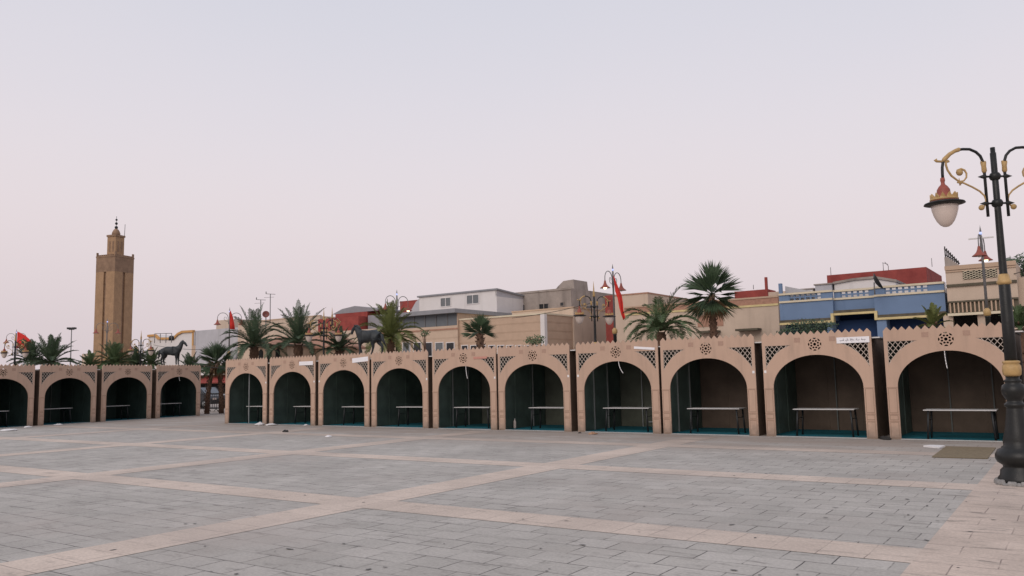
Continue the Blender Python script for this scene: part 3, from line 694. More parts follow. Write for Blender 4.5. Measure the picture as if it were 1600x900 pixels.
# ------------------------------------------------------------------ palms
def date_palm(px, py, Y, rad, label, seed, mat_='frond', n=44, low=-.35, stalk=False, droop=1.0, top=PI/2-.08):
    rr = random.Random(seed); P = at(px, py, Y); t = thing('palm_tree', label, 'palm', (P.x, P.y, 0), rr.random()*6, 'palms behind the stalls'); z = P.z
    pts = [(rr.uniform(-.03, .03), rr.uniform(-.03, .03), z*i/10) for i in range(10)]+[(0, 0, z-.05)]
    mb = MB().tube(pts, [.26]+[.2]*7+[.22, .27, .2], M['trunk'], 12)
    for i in range(int(z*26)):    # old leaf bases
        a = i*2.4; zz = .2+i/26; c_ = Vector((.19*math.cos(a), .19*math.sin(a), zz)); d = Vector((math.cos(a), math.sin(a), .9))
        mb.tube([c_, c_+d*.09], [.05, .02], M['trunk'], 4)
    mb.build('trunk', t)
    mb = MB(); mm = M[mat_]
    for i in range(n):
        a = i*2.39996+rr.uniform(-.2, .2); q = (i+.5)/n; el = top*(1-q)+low*q+rr.uniform(-.1, .1)
        Lf = rad*1.28*rr.uniform(.85, 1.1); dirn = Vector((math.cos(a)*math.cos(el), math.sin(a)*math.cos(el), math.sin(el)))
        p = Vector((0, 0, z)); ps = [p.copy()]; ds = [dirn.copy()]; NS = 13; bend = droop*rr.uniform(.055, .1)*(.45+.9*math.cos(max(el, 0)))
        for k in range(NS):
            p = p+dirn*Lf/NS; dirn = (dirn+Vector((0, 0, -bend*(.5+k/NS)))).normalized(); ps.append(p.copy()); ds.append(dirn.copy())
        mb.tube(ps, [.022*(1-.85*k/NS)+.003 for k in range(NS+1)], mm, 4)
        side = ds[0].cross(Vector((0, 0, 1)))
        side = side.normalized() if side.length > .1 else Vector((-math.sin(a), math.cos(a), 0))
        NLf = 44
        for k in range(NLf):
            f = .1+.9*k/NLf; x = f*NS; i0 = min(int(x), NS-1); fr = x-i0; b0 = ps[i0].lerp(ps[i0+1], fr); d0 = ds[i0]
            sd_ = (side-d0*side.dot(d0)).normalized(); nm_ = sd_.cross(d0).normalized()
            ll = min(rad*.3, .42)*(math.sin(PI*min(1, f*.93+.1))**.55)*rr.uniform(.8, 1.15)
            for sgn in (1, -1):
                dd = (d0*.75+sd_*sgn*.75+nm_*rr.uniform(.15, .5)+Vector((0, 0, -.12))).normalized(); wv = d0*.018*(.6+rad*.35)
                mid = b0+dd*ll*.55; tip = b0+dd*ll+Vector((0, 0, -.12*ll))
                mb.add([b0-wv*.5, b0+wv*.5, mid+wv, tip, mid-wv], [(0, 1, 2, 3, 4)], mm)
    mb.build('crown', t, fix=False)
    if stalk:
        mb = MB()
        for k in range(7):
            a = k*.9; mb.tube([(0, 0, z-.05), (.2*math.cos(a), .2*math.sin(a), z+.05), (.36*math.cos(a), .36*math.sin(a), z-.25)], [.05, .04, .015], M['stalk'], 5)
        mb.build('fruit_stalks', t)
    return t
def fan_palm(px, py, Y, rad, label, seed, n=34, tr=.17, trunks=((0, 0),), skirt=True, up=.0, mat_='frondd'):
    rr = random.Random(seed); P = at(px, py, Y); t = thing('palm_tree', label, 'palm', (P.x, P.y, 0), rr.random()*6, 'palms behind the stalls'); z = P.z
    for (tx, ty) in trunks:
        mb = MB().tube([(tx, ty, 0), (tx*.95, ty*.95, z*.3), (tx*.6, ty*.6, z*.75), (tx*.3, ty*.3, z)], [tr*1.35, tr*1.05, tr, tr*.9], M['trunk'], 12)
        for i in range(int(z*30)):
            a = i*2.4; zz = .1+i/30; f = 1-.6*max(0, (zz/z-.3)); c_ = Vector((tx*f+tr*math.cos(a), ty*f+tr*math.sin(a), zz)); d = Vector((math.cos(a), math.sin(a), .9))
            mb.tube([c_, c_+d*.07], [.045, .015], M['trunk'], 4)
        mb.build('trunk', t)
    for name, cnt, e0, e1, mm in (('crown', n, PI/2-.1, -.75+up, M[mat_]),)+((('dry_leaves', 5, -.7, -1.25, M['deadf']),) if skirt else ()):
        mb = MB()
        for i in range(cnt):
            a = i*2.39996+rr.uniform(-.25, .25); q = (i+.4)/cnt; el = e0*(1-q)+e1*q+rr.uniform(-.12, .12)
            d = Vector((math.cos(a)*math.cos(el), math.sin(a)*math.cos(el), math.sin(el))); pet = rad*rr.uniform(.12, .42)*(.6 if name != 'crown' else 1)
            c0 = Vector((0, 0, z)); c1 = c0+d*pet+Vector((0, 0, -.03*rad)); mb.tube([c0, c1], [.02, .012], mm, 4)
            sd_ = d.cross(Vector((0, 0, 1))); sd_ = sd_.normalized() if sd_.length > .15 else Vector((-math.sin(a), math.cos(a), 0)); ro = rr.uniform(-.75, .75); nm_ = sd_.cross(d).normalized(); sd_ = (sd_*math.cos(ro)+nm_*math.sin(ro)).normalized(); nm_ = sd_.cross(d).normalized()
            K = 24; bl = rad*rr.uniform(.5, .74)
            for k in range(K):
                th = -.68+1.36*k/(K-1); dd = (d*math.cos(th)+sd_*math.sin(th)+nm_*(.16*math.cos(th*2)-.12)+nm_*rr.uniform(-.05, .05)).normalized()
                wv = (sd_*math.cos(th)-d*math.sin(th))*(.022*rad); ln = bl*(.62+.38*math.cos(th))*rr.uniform(.82, 1.12)
                mid = c1+dd*ln*.5; tip = c1+dd*ln+Vector((0, 0, -rr.uniform(.0, .1)*ln))
                mb.add([c1, mid+wv+nm_*.008, tip, mid-wv], [(0, 1, 2), (0, 2, 3)], mm)
        mb.build(name, t, fix=False)
    return t
fan_palm(1112, 460, 41, 1.85, 'tall bristly fan palm with bare trunk above the eighth stall', 11, n=29)
date_palm(1032, 517, 38, 1.95, 'green date palm with drooping fronds right of the big flag', 52, n=27, low=.15, droop=2.1, top=1.25)
fan_palm(750, 521, 36, .98, 'small dark fan palm sprouting over the fifth stall', 13, n=20, skirt=False, up=.6)
date_palm(610, 529, 47, 1.85, 'yellowish date palm with orange stalks right of the walking horse', 14, 'frondy', n=40, low=-.1, stalk=True, droop=1.6)
date_palm(466, 537, 46, 1.85, 'dark date palm with steep fronds and light stalks near the globe lamp with gold spire', 15, 'frondd', n=30, low=.05, droop=1.15)
date_palm(397, 541, 48, 1.9, 'dark date palm with hanging fronds right of the narrow flag', 16, 'frondd', n=30, low=-.05, droop=1.5)
date_palm(530, 547, 45, 1.05, 'low dark date palm under the head of the walking horse', 17, 'frondd', n=26, low=.1)
fan_palm(338, 566, 47, 1.35, 'twin trunk fan palm in the gap between the two rows', 18, n=32, trunks=((-.34, .3), (.2, -.25)), tr=.11)
date_palm(80, 568, 55, 1.65, 'date palm beside the red flag at the far left', 19, 'frondd', n=36, low=0)
date_palm(47, 566, 60, 1.4, 'shaded bushy palm under the far left red flag', 20, 'frondd', n=30, low=0)
date_palm(178, 570, 56, 1.35, 'low palm crown right in front of the minaret foot', 21, 'frond', n=34, low=0)
date_palm(211, 572, 60, 1.2, 'low palm crown at the right corner of the minaret foot', 22, 'frondd', n=30, low=0)
date_palm(236, 570, 64, 1.1, 'low palm just left of the standing horse', 23, 'frond', n=30, low=0)
date_palm(297, 580, 55, 1.0, 'low palm crown just right of the standing horse', 24, 'frondd', n=26, low=0)
date_palm(140, 574, 62, 1.0, 'lowest pale palm crown left of the minaret foot', 25, 'frond', n=24, low=0)
date_palm(1458, 511, 27, .6, 'young feathery palm against the blue house', 26, 'frondy', n=15, low=.25)
date_palm(1593, 512, 28, .6, 'young palm behind the foreground lamp before the cream house', 27, 'frond', n=22, low=.2)
def shrub(name, label, cat, c, size, n, seed, m, lw=.06, stem=True):
    rr = random.Random(seed); t = thing(name, label, cat, (c.x, c.y, 0), 0, 'shrubs behind the stalls')
    mb = MB()
    for i in range(n):
        while True:
            v = Vector((rr.uniform(-1, 1), rr.uniform(-1, 1), rr.uniform(-1, 1)))
            if v.length < 1: break
        v = Vector((v.x*size[0], v.y*size[1], v.z*size[2]+c.z)); v.x += .2*size[0]*math.sin(v.z*9); a = Vector((rr.gauss(0, 1), rr.gauss(0, 1), rr.gauss(0, 1))).normalized(); b = a.orthogonal().normalized()
        mb.add([v, v+a*lw+b*lw*.4, v+a*lw*2, v+a*lw-b*lw*.4], [(0, 1, 2, 3)], m)
    mb.build('foliage', t, fix=False)
    if stem:
        mb = MB()
        for k in range(4): mb.tube([(0, 0, 0), (rr.uniform(-.1, .1), rr.uniform(-.1, .1), c.z*.6), (rr.uniform(-.6, .6)*size[0], rr.uniform(-.3, .3)*size[1], c.z+size[2]*.3)], [.05, .035, .01], M['trunk'], 6)
        mb.build('stem', t)
    return t
shrub('climbing_bush', 'leafy green climber hanging on the blue house wall', 'bush', at(1262, 514, 35.2), (1.25, .3, .42), 1500, 31, M['frondd'])
shrub('shrub', 'small leafy shrub top peeping over the sixth stall', 'shrub', at(838, 532, 38), (.5, .4, .24), 300, 32, M['frond'])
shrub('shrub', 'sparse shrub sprig peeping right of the yellowish palm', 'shrub', at(664, 521, 44), (.3, .3, .2), 120, 33, M['frond'])

# ------------------------------------------------------------------ horse statues on plinths
def horse(label, P, rz, s, walk):
    t = thing('horse_statue', label, 'statue', (P.x, P.y, 0), rz, 'bronze horse statues')
    zf = P.z-1.0*s if False else P.z
    MB().box(-1.0*s, .95*s, -.4*s, .4*s, 0, zf-.12, M['beige']).box(-1.12*s, 1.07*s, -.5*s, .5*s, zf-.12, zf, M['beige']).build('plinth', t)
    V = [(-.05, 0, 1.28), (-.45, 0, 1.32), (-.75, 0, 1.36), (-.95, 0, 1.28), (.3, 0, 1.27), (.58, 0, 1.3), (.78, 0, 1.5), (.95, 0, 1.78), (1.1, 0, 2.02), (1.2, 0, 2.08), (1.36, 0, 1.9), (1.5, 0, 1.72), (1.56, 0, 1.66)]
    rd = [(.30, .34), (.31, .33), (.29, .31), (.15, .2), (.29, .34), (.25, .32), (.17, .25), (.12, .19), (.1, .14), (.1, .12), (.08, .11), (.06, .075), (.05, .06)]
    if walk: # head carried lower and tucked
        V[6:] = [(.8, 0, 1.52), (.98, 0, 1.75), (1.14, 0, 1.9), (1.26, 0, 1.92), (1.4, 0, 1.72), (1.46, 0, 1.52), (1.47, 0, 1.45)]
    Ed = [(0, 1), (1, 2), (2, 3), (0, 4), (4, 5), (5, 6), (6, 7), (7, 8), (8, 9), (9, 10), (10, 11), (11, 12)]
    for sy in (-1, 1):
        o_ = len(V); dx = (.22 if (walk and sy < 0) else 0)
        V += [(.56, sy*.15, 1.05), (.60+dx, sy*.16, .82+dx*.3), (.62+dx*1.3, sy*.16, .55+dx*.3), (.60+dx*.6, sy*.16, .17+dx*.5), (.66+dx*.6, sy*.16, .05+dx*.5)]
        rd += [.17, .105, .07, .05, .07]; Ed += [(5, o_)]+[(o_+i, o_+i+1) for i in range(4)]
        o_ = len(V); dx = (.3 if (walk and sy > 0) else (-.18 if walk else 0))
        V += [(-.72, sy*.17, 1.08), (-.62+dx*.5, sy*.17, .86), (-.86+dx, sy*.17, .58), (-.8+dx*1.2, sy*.17, .2), (-.74+dx*1.2, sy*.17, .05)]
        rd += [.22, .145, .075, .052, .07]; Ed += [(2, o_)]+[(o_+i, o_+i+1) for i in range(4)]
    o_ = len(V)
    for sy in (-1, 1): # ears
        V += [(V[8][0]+.03, sy*.07, V[8][2]+.1), (V[8][0]+.04, sy*.08, V[8][2]+.22)]; rd += [.045, .015]; Ed += [(9, o_), (o_, o_+1)]; o_ += 2
    V = [(x*s, y*s, z*s) for x, y, z in V]; rd = [((r_[0]*1.2, r_[1]*1.22) if isinstance(r_, tuple) and i < 7 else (r_*1.15 if not isinstance(r_, tuple) else (r_[0]*1.1, r_[1]*1.1))) for i, r_ in enumerate(rd)]; rd = [(r_*s, r_*s) if not isinstance(r_, tuple) else (r_[0]*s, r_[1]*s) for r_ in rd]
    b = skin(V, Ed, rd, 'horse_body', M['bronze'], t); b.location.z = zf-.0*s
    tp = [(-1.0, 0, 1.38), (-1.12, 0, 1.3), (-1.2, 0, 1.0), (-1.22 if not walk else -1.5, 0, .55)]
    MB().tube([(x*s, y*s, z*s+zf) for x, y, z in tp], [.05*s, .09*s, .1*s, .02*s], M['bronze'], 8).build('tail', t)
    mb = MB(); nk = [(.72, 1.68), (.86, 1.9), (1.0, 2.08), (1.1, 2.2)] if not walk else [(.68, 1.72), (.84, 1.9), (1.0, 2.02), (1.16, 2.04)]
    mb.tube([(x*s, 0, z*s+zf) for x, z in nk], [.06*s, .09*s, .08*s, .04*s], M['bronze'], 6); mb.build('mane', t)
P = at(267, 571, 60); horse('dark bronze horse standing to the right above the last left-row stall', P, T*.3, .82, False)
P = at(576, 556, 43); horse('dark bronze horse walking left, partly hidden by the yellowish palm', P, PI-.55, .8, True)

# ------------------------------------------------------------------ minaret
P = at(175.5, 555, 150); mt = thing('minaret', 'tall square sandstone minaret with lantern turret on the left skyline', 'minaret', (P.x, P.y, 0), R(45)+.44)
hw = 1.94; zt = at(180, 400, 150).z
mb = MB().box(-hw, hw, -hw, hw, 0, zt-3.2, M['stone2'])
mb.build('shaft', mt)
mb = MB()
for k in range(4):       # shallow raised panels leave a dark recessed strip on each face
    ex = .278 if k % 2 == 0 else 0
    for a, b in ((-hw-ex, -.34), (.24, hw+ex)):
        m1 = MB().box(a, b, -hw-.28, -hw, 0, zt-3.2, M['stone']); rm = Matrix.Rotation(k*PI/2, 3, 'Z')
        mb.add([rm@Vector(v) for v in m1.v], m1.f, M['stone'])
mb.build('raised_panel', mt)
mb = MB().box(-hw-.285, hw+.285, -hw-.285, hw+.285, zt-3.2, zt-.5, M['stone2']).box(-hw-.34, hw+.34, -hw-.34, hw+.34, zt-.5, zt-.25, M['stone2'])
for sx in (-1, 1):
    for i in range(9):
        x = -hw-.1+(2*hw+.2)*i/8
        mb.box(x-.17, x+.17, sx*(hw+.2)-.1, sx*(hw+.2)+.1, zt-.25, zt-.02+(.45 if i in (0, 8) else 0), M['stone2'])
        if 0 < i < 8: mb.box(sx*(hw+.2)-.1, sx*(hw+.2)+.1, x-.17, x+.17, zt-.25, zt-.02, M['stone2'])
mb.build('gallery', mt)
h2 = 1.0; z2 = at(180, 368, 150).z
tw = MB().box(-h2, h2, -h2, h2, zt-.3, z2-.35, M['stone']).box(-h2-.12, h2+.12, -h2-.12, h2+.12, z2-.35, z2, M['stone2']).build('turret', mt)
for k in range(4):
    rm = Matrix.Rotation(k*PI/2, 3, 'Z')
    for xx in (-.4, .4):
        m1 = MB().box(xx-.17, xx+.17, -h2-.04, -h2+.01, zt+.7, zt+2.6, M['dark']); MB().add([rm@Vector(v) for v in m1.v], m1.f, M['stone2']).build('blind_window', tw)
MB().lathe([(.68, z2), (.74, z2+.35), (.6, z2+.75), (.4, z2+1.1), (.12, z2+1.3)], M['stone2'], 16).build('dome', mt)
mb = MB().tube([(0, 0, z2+1.2), (0, 0, z2+3.6)], .05, M['steel'], 6)
for z_, r_ in ((1.5, .3), (2.25, .25), (2.95, .2)): mb.ball((0, 0, z2+z_), r_, M['blackmetal'], 8)
mb.build('finial', mt)
MB().tube([(1.0, -1.0, z2), (1.04, -1.04, z2+2.2)], .05, M['steel'], 5).build('antenna', mt)

# ------------------------------------------------------------------ buildings (blocks parallel to the long row)
def bld(name, label, pxl, pxr, n, pyt, depth, m, cat='building', z0=0, ref='r'):
    s0 = hs(pxl, pyt, n); s1, z = hit(pxr, pyt, n)
    if ref == 'l': z = hz(pxl, pyt, n)
    o = U*s0+N_*n; t = thing(name, label, cat, o, T); W_ = s1-s0
    MB().box(0, W_, 0, depth, z0, z, m).build('wall', t)
    t['w'] = W_; t['z'] = z
    return t, s0, W_, z
def window(t, x0, x1, z0, z1, y=0, fr='white', gl='win', mull=0):
    mb = MB(); f = .06
    mb.box(x0, x1, y-.05, y, z0-f, z0, M[fr]).box(x0, x1, y-.05, y, z1, z1+f, M[fr]).box(x0-f, x0, y-.05, y, z0-f, z1+f, M[fr]).box(x1, x1+f, y-.05, y, z0-f, z1+f, M[fr])
    for k in range(mull): x = x0+(x1-x0)*(k+1)/(mull+1); mb.box(x-.03, x+.03, y-.045, y, z0, z1, M[fr])
    o = mb.build('window', t); MB().box(x0, x1, y-.015, y-.003, z0, z1, M[gl]).build('pane', o)
def L_(px, py, n, s0): a = hit(px, py, n); return a[0]-s0, a[1]

# blue house
n = 44
s_l, zt = hit(1217, 459, n)
t, s0, Wd, z = bld('house', 'bright blue flat-roofed house with pierced white-backed parapet', 1217, 1476, n, 459, 9, M['blue'], ref='l')
for c in kids(t): bpy.data.objects.remove(c)
zw = hz(1219, 474, n); ztop = hz(1219, 459, n); zle = hz(1219, 505, n)
xa = hs(1301, 470, n)-s0; xb = hs(1366, 470, n)-s0; fo = .35
zr = hz(1330, 488, n)
# lower storey recessed dark, upper storey blocks; the middle bay is set back
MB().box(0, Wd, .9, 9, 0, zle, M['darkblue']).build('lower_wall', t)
mb = MB().box(0, xa, 0, 9, zle, zw, M['blue']).box(xb, Wd, 0, 9, zle, zw, M['blue']).box(xa, xb, fo, 9, zr, zw, M['blue'])
mb.build('upper_wall', t)
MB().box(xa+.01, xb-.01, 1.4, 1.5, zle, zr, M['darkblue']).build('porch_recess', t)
mb = MB().box(xa-.35, xa-.1, -.02, .9, 0, zle-.002, M['blue']).box(xb+.05, xb+.5, -.02, .9, 0, zle-.002, M['blue']); mb.build('porch_pillar', t)
# ledges
mb = MB()
for a, b, y0, zz in ((-.02, xa-.02, -.12, zle), (xb+.02, Wd, -.12, zle), (xa, xb, fo-.4, zr)):
    mb.box(a, b, y0, y0+.3, zz-.11, zz-.002, M['yellowtrim']); mb.box(a, b, y0+.04, y0+.28, zz, zz+.14, M['moss'])
mb.box(xa-.12, xa+.02, -.13, .25, zle-.11, zr-.003, M['yellowtrim']).box(xb-.02, xb+.12, -.13, .25, zle-.11, zr-.003, M['yellowtrim'])
mb.build('ledge', t)
mb = MB()
for a, b, y0 in ((0, xa, 0), (xb, Wd, 0), (xa+.002, xb-.002, fo)):
    mb.box(a, b, y0-.07, y0+.3, zw, zw+.1, M['creamtrim']); mb.box(a, b, y0-.07, y0+.3, ztop-.1, ztop, M['creamtrim'])
mb.build('parapet_rail', t)
mb = MB(); bal = MB(); zA, zB = zw+.1, ztop-.1
for a, b, y0, f0, f1 in ((0, xa, 0, .19, .8), (xa, xb, fo, .16, .86), (xb, Wd, 0, .16, .78)):
    p0, p1 = a+(b-a)*f0, a+(b-a)*f1
    MB().box(a, p0, y0, y0+.18, zA, zB, M['blue']).build('parapet', t); MB().box(p1, b, y0, y0+.18, zA, zB, M['blue']).build('parapet', t)
    bal = MB(); k = int((p1-p0)/.27)
    for i in range(k+1):
        x = p0+(p1-p0)*i/k; bal.box(x-.045, x+.045, y0+.04, y0+.14, zA, zB, M['blue'])
    bal.box(p0, p1, y0+.03, y0+.15, (zA+zB)/2-.035, (zA+zB)/2+.035, M['blue']); bal.build('balustrade', t)

MB().box(.1, Wd-.1, 1.3, 1.4, zw, ztop+.02, M['white']).build('roof_wall', t)
MB().box(0, .16, -.01, .2, zle, hz(1218, 443, n), M['blue']).build('corner_post', t)
MB().poly([(0.2, zw), (0.2, hz(1222, 446, n)), (1.7, hz(1250, 456, n)), (1.7, zw)], .5, .65, M['palegrey']).build('stair_wall', t)
x1 = hs(1302, 445, n+2)-s0; x2 = hs(1392, 440, n+2)-s0; za = hz(1310, 443, n+2); zb = hz(1380, 434, n+2)
MB().poly([(x1, zw), (x1, za), (x1+1.0, zb), (x2-.8, zb+.02), (x2+.2, za-.15), (x2+.2, zw)], 2.2, 5.5, M['white']).build('rooftop_room', t)
MB().poly([(x1-.05, za), (x1+1.0, zb), (x2-.8, zb+.02), (x2+.25, za-.15), (x2+.25, za-.02), (x2-.8, zb+.14), (x1+1, zb+.12), (x1-.05, za+.12)], 2.1, 5.6, M['concrete']).build('rooftop_room_roof', t)
for k, (pa, pb, hh) in enumerate(((1246, 1270, .3), (1274, 1300, .5))):
    xq = hs(pa, 455, n+2)-s0; xw = hs(pb, 455, n+2)-s0; MB().box(xq, xw, 2, 4, zw, ztop+hh, M['palegrey' if k else 'white']).box(xq-.06, xw+.06, 1.94, 4.06, ztop+hh, ztop+hh+.07, M['concrete']).build('roof_hut', t)
# dish on the blue roof
c = at(1366, 446, 40)
d = thing('satellite_dish', 'dark tilted satellite dish on the blue house roof', 'satellite dish', c)
o = MB().lathe([(.01, .05), (.25, .1), (.45, .22), (.46, .23), (.25, .12), (.01, .07)], M['blackmetal'], 16).build('dish', d); o.rotation_euler = (R(20), R(62), 0); o.location = (0, 0, .1)
MB().tube([(0, 0, -.45), (0, 0, .15)], .03, M['steel'], 6).build('mast', d)
t, s0, Wd, z = bld('rooftop_block', 'dark red rendered block rising behind the blue house', 1291, 1447, 52, 417, 6, M['redw'], 'building')
z_l = z
MB().box(Wd, Wd+.5, .6, 5, 0, z-1.0, M['concrete']).build('side_pier', t)
for x in (.2, 3.2, 5.8): MB().tube([(x, .2, z), (x, .2, z+.5)], .02, M['steel'], 4).build('rebar', t)
c = at(1388, 418, 50); d = thing('antenna', 'small bent antenna on the dark red rooftop block', 'antenna', c)
MB().tube([(0, 0, -.3), (0, 0, .1), (-.2, 0, .35)], .02, M['steel'], 5).tube([(-.35, 0, .3), (0, 0, .2)], .015, M['steel'], 5).build('aerial', d)

# cream house at right
n = 43.6
t, s0, Wd, z = bld('house', 'weathered cream two-storey house at the right with pierced lattice vent', 1476.5, 1700, n, 417, 9, M['cream'], ref='l')
for c in kids(t): bpy.data.objects.remove(c)
zb = hz(1480, 483, n)
xr = hs(1590, 450, n)-s0
MB().box(0, xr, 0, 8, zb, z, M['cream']).build('upper_wall', t)
MB().box(xr, Wd, .8, 8, zb, z-.7, M['cream']).build('side_wing', t)
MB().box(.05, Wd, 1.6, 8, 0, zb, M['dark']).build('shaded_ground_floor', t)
for px in (1481, 1535, 1592): x = hs(px, 500, n)-s0; MB().box(x-.2, x+.2, .1, .5, 0, zb-.3, M['cream']).build('pillar', t)
MB().box(-.03, xr+.05, -.12, .0, zb-.34, zb-.22, M['creamtrim']).build('ledge', t); MB().box(-.02, xr+.02, -.06, 0, z-.18, z+.02, M['beige']).build('cornice', t); mb = MB()
zl = hz(1480, 447, n); MB().box(0, xr, -.09, 0, zl-.06, zl+.06, M['moss']).build('ledge', t); zl2 = hz(1480, 425, n); mb.box(0, xr, -.05, 0, zl2-.03, zl2+.03, M['beige'])
mb.build('ledge', t)
mb = MB(); zc = hz(1480, 474, n)
for k in range(int(xr/.17)): x = .1+k*.17; mb.box(x-.03, x+.03, -.1, -.03, zb-.2, zc, M['beige'])
mb.box(0, xr, -.12, -.01, zc, zc+.08, M['moss']).box(0, xr, -.02, -.003, zb-.2, zc, M['moss']); mb.build('balustrade', t)
a, zz1 = L_(1505, 437, n, s0); b, zz2 = L_(1557, 417, n, s0); zz1 = hz(1505, 437, n); zz2 = hz(1505, 423, n)
v = MB().box(a, b, -.02, -.004, zz1, zz2, M['dark']).build('lattice_vent', t); mb = MB()
k = 0; pit = .2
m_ = int((b-a)/pit)
for i in range(m_+1):
    for j in range(4):
        x = a+i*(b-a)/m_; zq = zz1+(j+.0)*(zz2-zz1)/4
        if i < m_:
            mb.bar((x, -.035, zq), (x+(b-a)/m_, -.035, zq+(zz2-zz1)/4), .02, .04, M['creamtrim'], (0, 1, 0)); mb.bar((x, -.035, zq+(zz2-zz1)/4), (x+(b-a)/m_, -.035, zq), .02, .04, M['creamtrim'], (0, 1, 0))
mb.build('vent_bars', v)
# raised left corner with rusty fence triangle
zq = hz(1476, 388, n)
MB().poly([(0, z), (0, hz(1475, 402, n)), (.12, hz(1475, 402, n)), (.62, z+.02), (.62, z)], .02, .2, M['concrete']).build('corner_upstand', t)
mb = MB(); zc0 = hz(1475, 402, n)
for k in range(8): x = .02+k*.075; mb.box(x, x+.045, .05, .12, z+.02+(zc0-z)*(1-k/8)*.9, z+.1+(zq-z)*(1-k/8.5), M['rag'])
mb.bar((0.02, .08, zq), (.62, .08, z+.1), .05, .05, M['rag']); mb.bar((0.02, .1, zc0+.15), (.6, .1, z+.12), .04, .04, M['rag']); mb.build('railing', t)
rt_b = shrub('roof_bush', 'dark dense bush on the cream house roof at the right edge', 'bush', at(1598, 417, 40), (.9, .7, .65), 1400, 41, M['frondd'], .09, stem=False)

# cream house left of the blue one, with red parapet
n = 48
t, s0, Wd, z = bld('house', 'plain cream house with red tiled parapet behind the tall fan palm', 975, 1216, n, 477, 9, M['cream'], ref='r')
zz = hz(1200, 468, n)
MB().box(0, Wd, -.05, .25, z, z+.12, M['yellowtrim']).box(0, Wd, 0, .2, z+.12, zz+.1, M['tilesr']).box(0, Wd, -.04, .24, zz+.1, zz+.2, M['beige']).build('parapet', t)
xa = hs(1165, 470, n)-s0; MB().box(xa-1.2, xa+.9, 1.5, 3, z, z+1.15, M['redw']).box(xa+.9, Wd, 1.5, 3, z, z+.95, M['cream']).build('roof_room', t)
x = hs(1195, 460, n)-s0; MB().box(x-.07, x+.07, .3, .45, z, z+1.75, M['redw']).build('red_post', t)
x0 = hs(1155, 515, n)-s0; x1 = hs(1190, 515, n)-s0; zc = hz(1170, 514, n); MB().box(x0, x1, -.7, 0, zc-.12, zc, M['moss']).build('canopy', t)
x0 = hs(1095, 515, n)-s0; x1 = hs(1126, 515, n)-s0; MB().box(x0, x1, -.6, 0, zc-.12, zc, M['moss']).build('canopy', t)
zr_ = hz(1110, 500, n); x0 = hs(1090, 500, n)-s0; x1 = hs(1130, 500, n)-s0; MB().box(x0, x1, -.03, -.003, zr_-.4, zr_+.3, M['tilesr']).build('red_panel', t)
x0 = hs(1148, 440, n)-s0
for px, ph_ in ((1177, 445), (1183, 452)):
    P = at(px, ph_, 47); d = thing('antenna', 'thin aerial %s above the cream house with red parapet' % ('at left' if px == 1177 else 'at right, shorter'), 'antenna', (P.x, P.y, z+.9)); MB().tube([(0, 0, 0), (0, 0, P.z-z-.9)], .02, M['steel'], 4).build('aerial', d)

# row of beige buildings in the middle
n = 50
t, s0, Wd, z = bld('building', 'low beige boarded building with white corner post', 716, 850, n, 491, 26, M['board'], ref='r')
MB().box(-.02, Wd+.06, -.06, 26.05, z, z+.12, M['creamtrim']).build('cornice', t)
MB().box(Wd-.28, Wd+.08, -.09, .26, 0, z-.002, M['white']).build('corner_post', t)
for k in range(9):
    x = hs(722+k*14, 531, n)-s0; zz = hz(722+k*14, 538, n); window(t, x, x+.55, zz-1.2, zz-.12)
n = 49.8
t, s0, Wd, z = bld('building', 'taller building with long grey shutter band and grey roof edge', 596, 715, n, 508, 24, M['board2'], ref='r')
zs = hz(712, 489, n); zr_ = hz(712, 482.5, n)
MB().box(0, Wd-.1, .15, 23.9, z, zs, M['shutter']).build('shutter_band', t)
MB().box(Wd-.1, Wd, .05, 24, z, zs, M['beige']).build('side_wall', t)
MB().box(-.1, Wd+.15, -.5, 24.2, zs, zr_, M['greyroof']).build('roof', t)
mb = MB()
for k in range(7): mb.box(k*Wd/7, k*Wd/7+.07, .1, .149, z, zs, M['steel'])
mb.build('shutter_rails', t)
MB().box(-.02, Wd+.01, -.03, .0, z-.32, z-.2, M['tilesr']).build('ledge', t)
for k in range(5):
    px = 630+k*17; x = hs(px, 531, n)-s0; zz = hz(px, 537, n); window(t, x, x+.75, zz-1.2, zz+.05, gl='greyglass' if k in (0, 3) else 'win')
n = 56
t, s0, Wd, z = bld('building', 'white prefabricated upper storey with two double windows', 655, 776, n, 463, 3.6, M['white'], z0=4, ref='r')
for c in kids(t): bpy.data.objects.remove(c)
xp = Wd+0; zl = z-.1
MB().box(0, Wd, 0, 7.5, 4, z, M['white']).build('wall', t)
# gently sloped sheet roof, higher over the near corner
mb = MB().poly([(-.15, z+.55), (7.5, z+.0), (7.5, z+.12), (-.15, z+.68)], -.15, Wd+.15, M['greyroof'], plane='yz'); mb.build('roof', t)
MB().poly([(0, z), (7.5, z), (0, z+.55)], Wd-.12, Wd, M['palegrey'], plane='yz').build('gable', t)
MB().box(0, Wd-.001, 0, .1, z, z+.55, M['white']).build('upper_strip', t)
MB().poly([(-1.7, 4), (-1.7, z-1.3), (-.5, z+.2), (-.02, z+.5), (-.02, 4)], .1, 7, M['palegrey']).build('sloped_wing', t)
for pa, pb in ((689, 704), (730, 748)):
    x0 = hs(pa, 472, n)-s0; x1 = hs(pb, 472, n)-s0; zz = hz(pa, 479, n) if pa == 689 else hz(pa, 475, n); window(t, x0, x1, zz, zz+.72, gl='greyglass', mull=1)
t, s0, Wd, z = bld('rooftop_block', 'small red rooftop wall beside the tall lamp above the yellowish palm', 625, 653, 60, 471, 3, M['redw'], 'building', ref='l')
n = 60
t, s0, Wd, z = bld('building', 'unfinished bare concrete upper building with dark square windows', 795, 892, n, 450, 12, M['concrete'], ref='r')
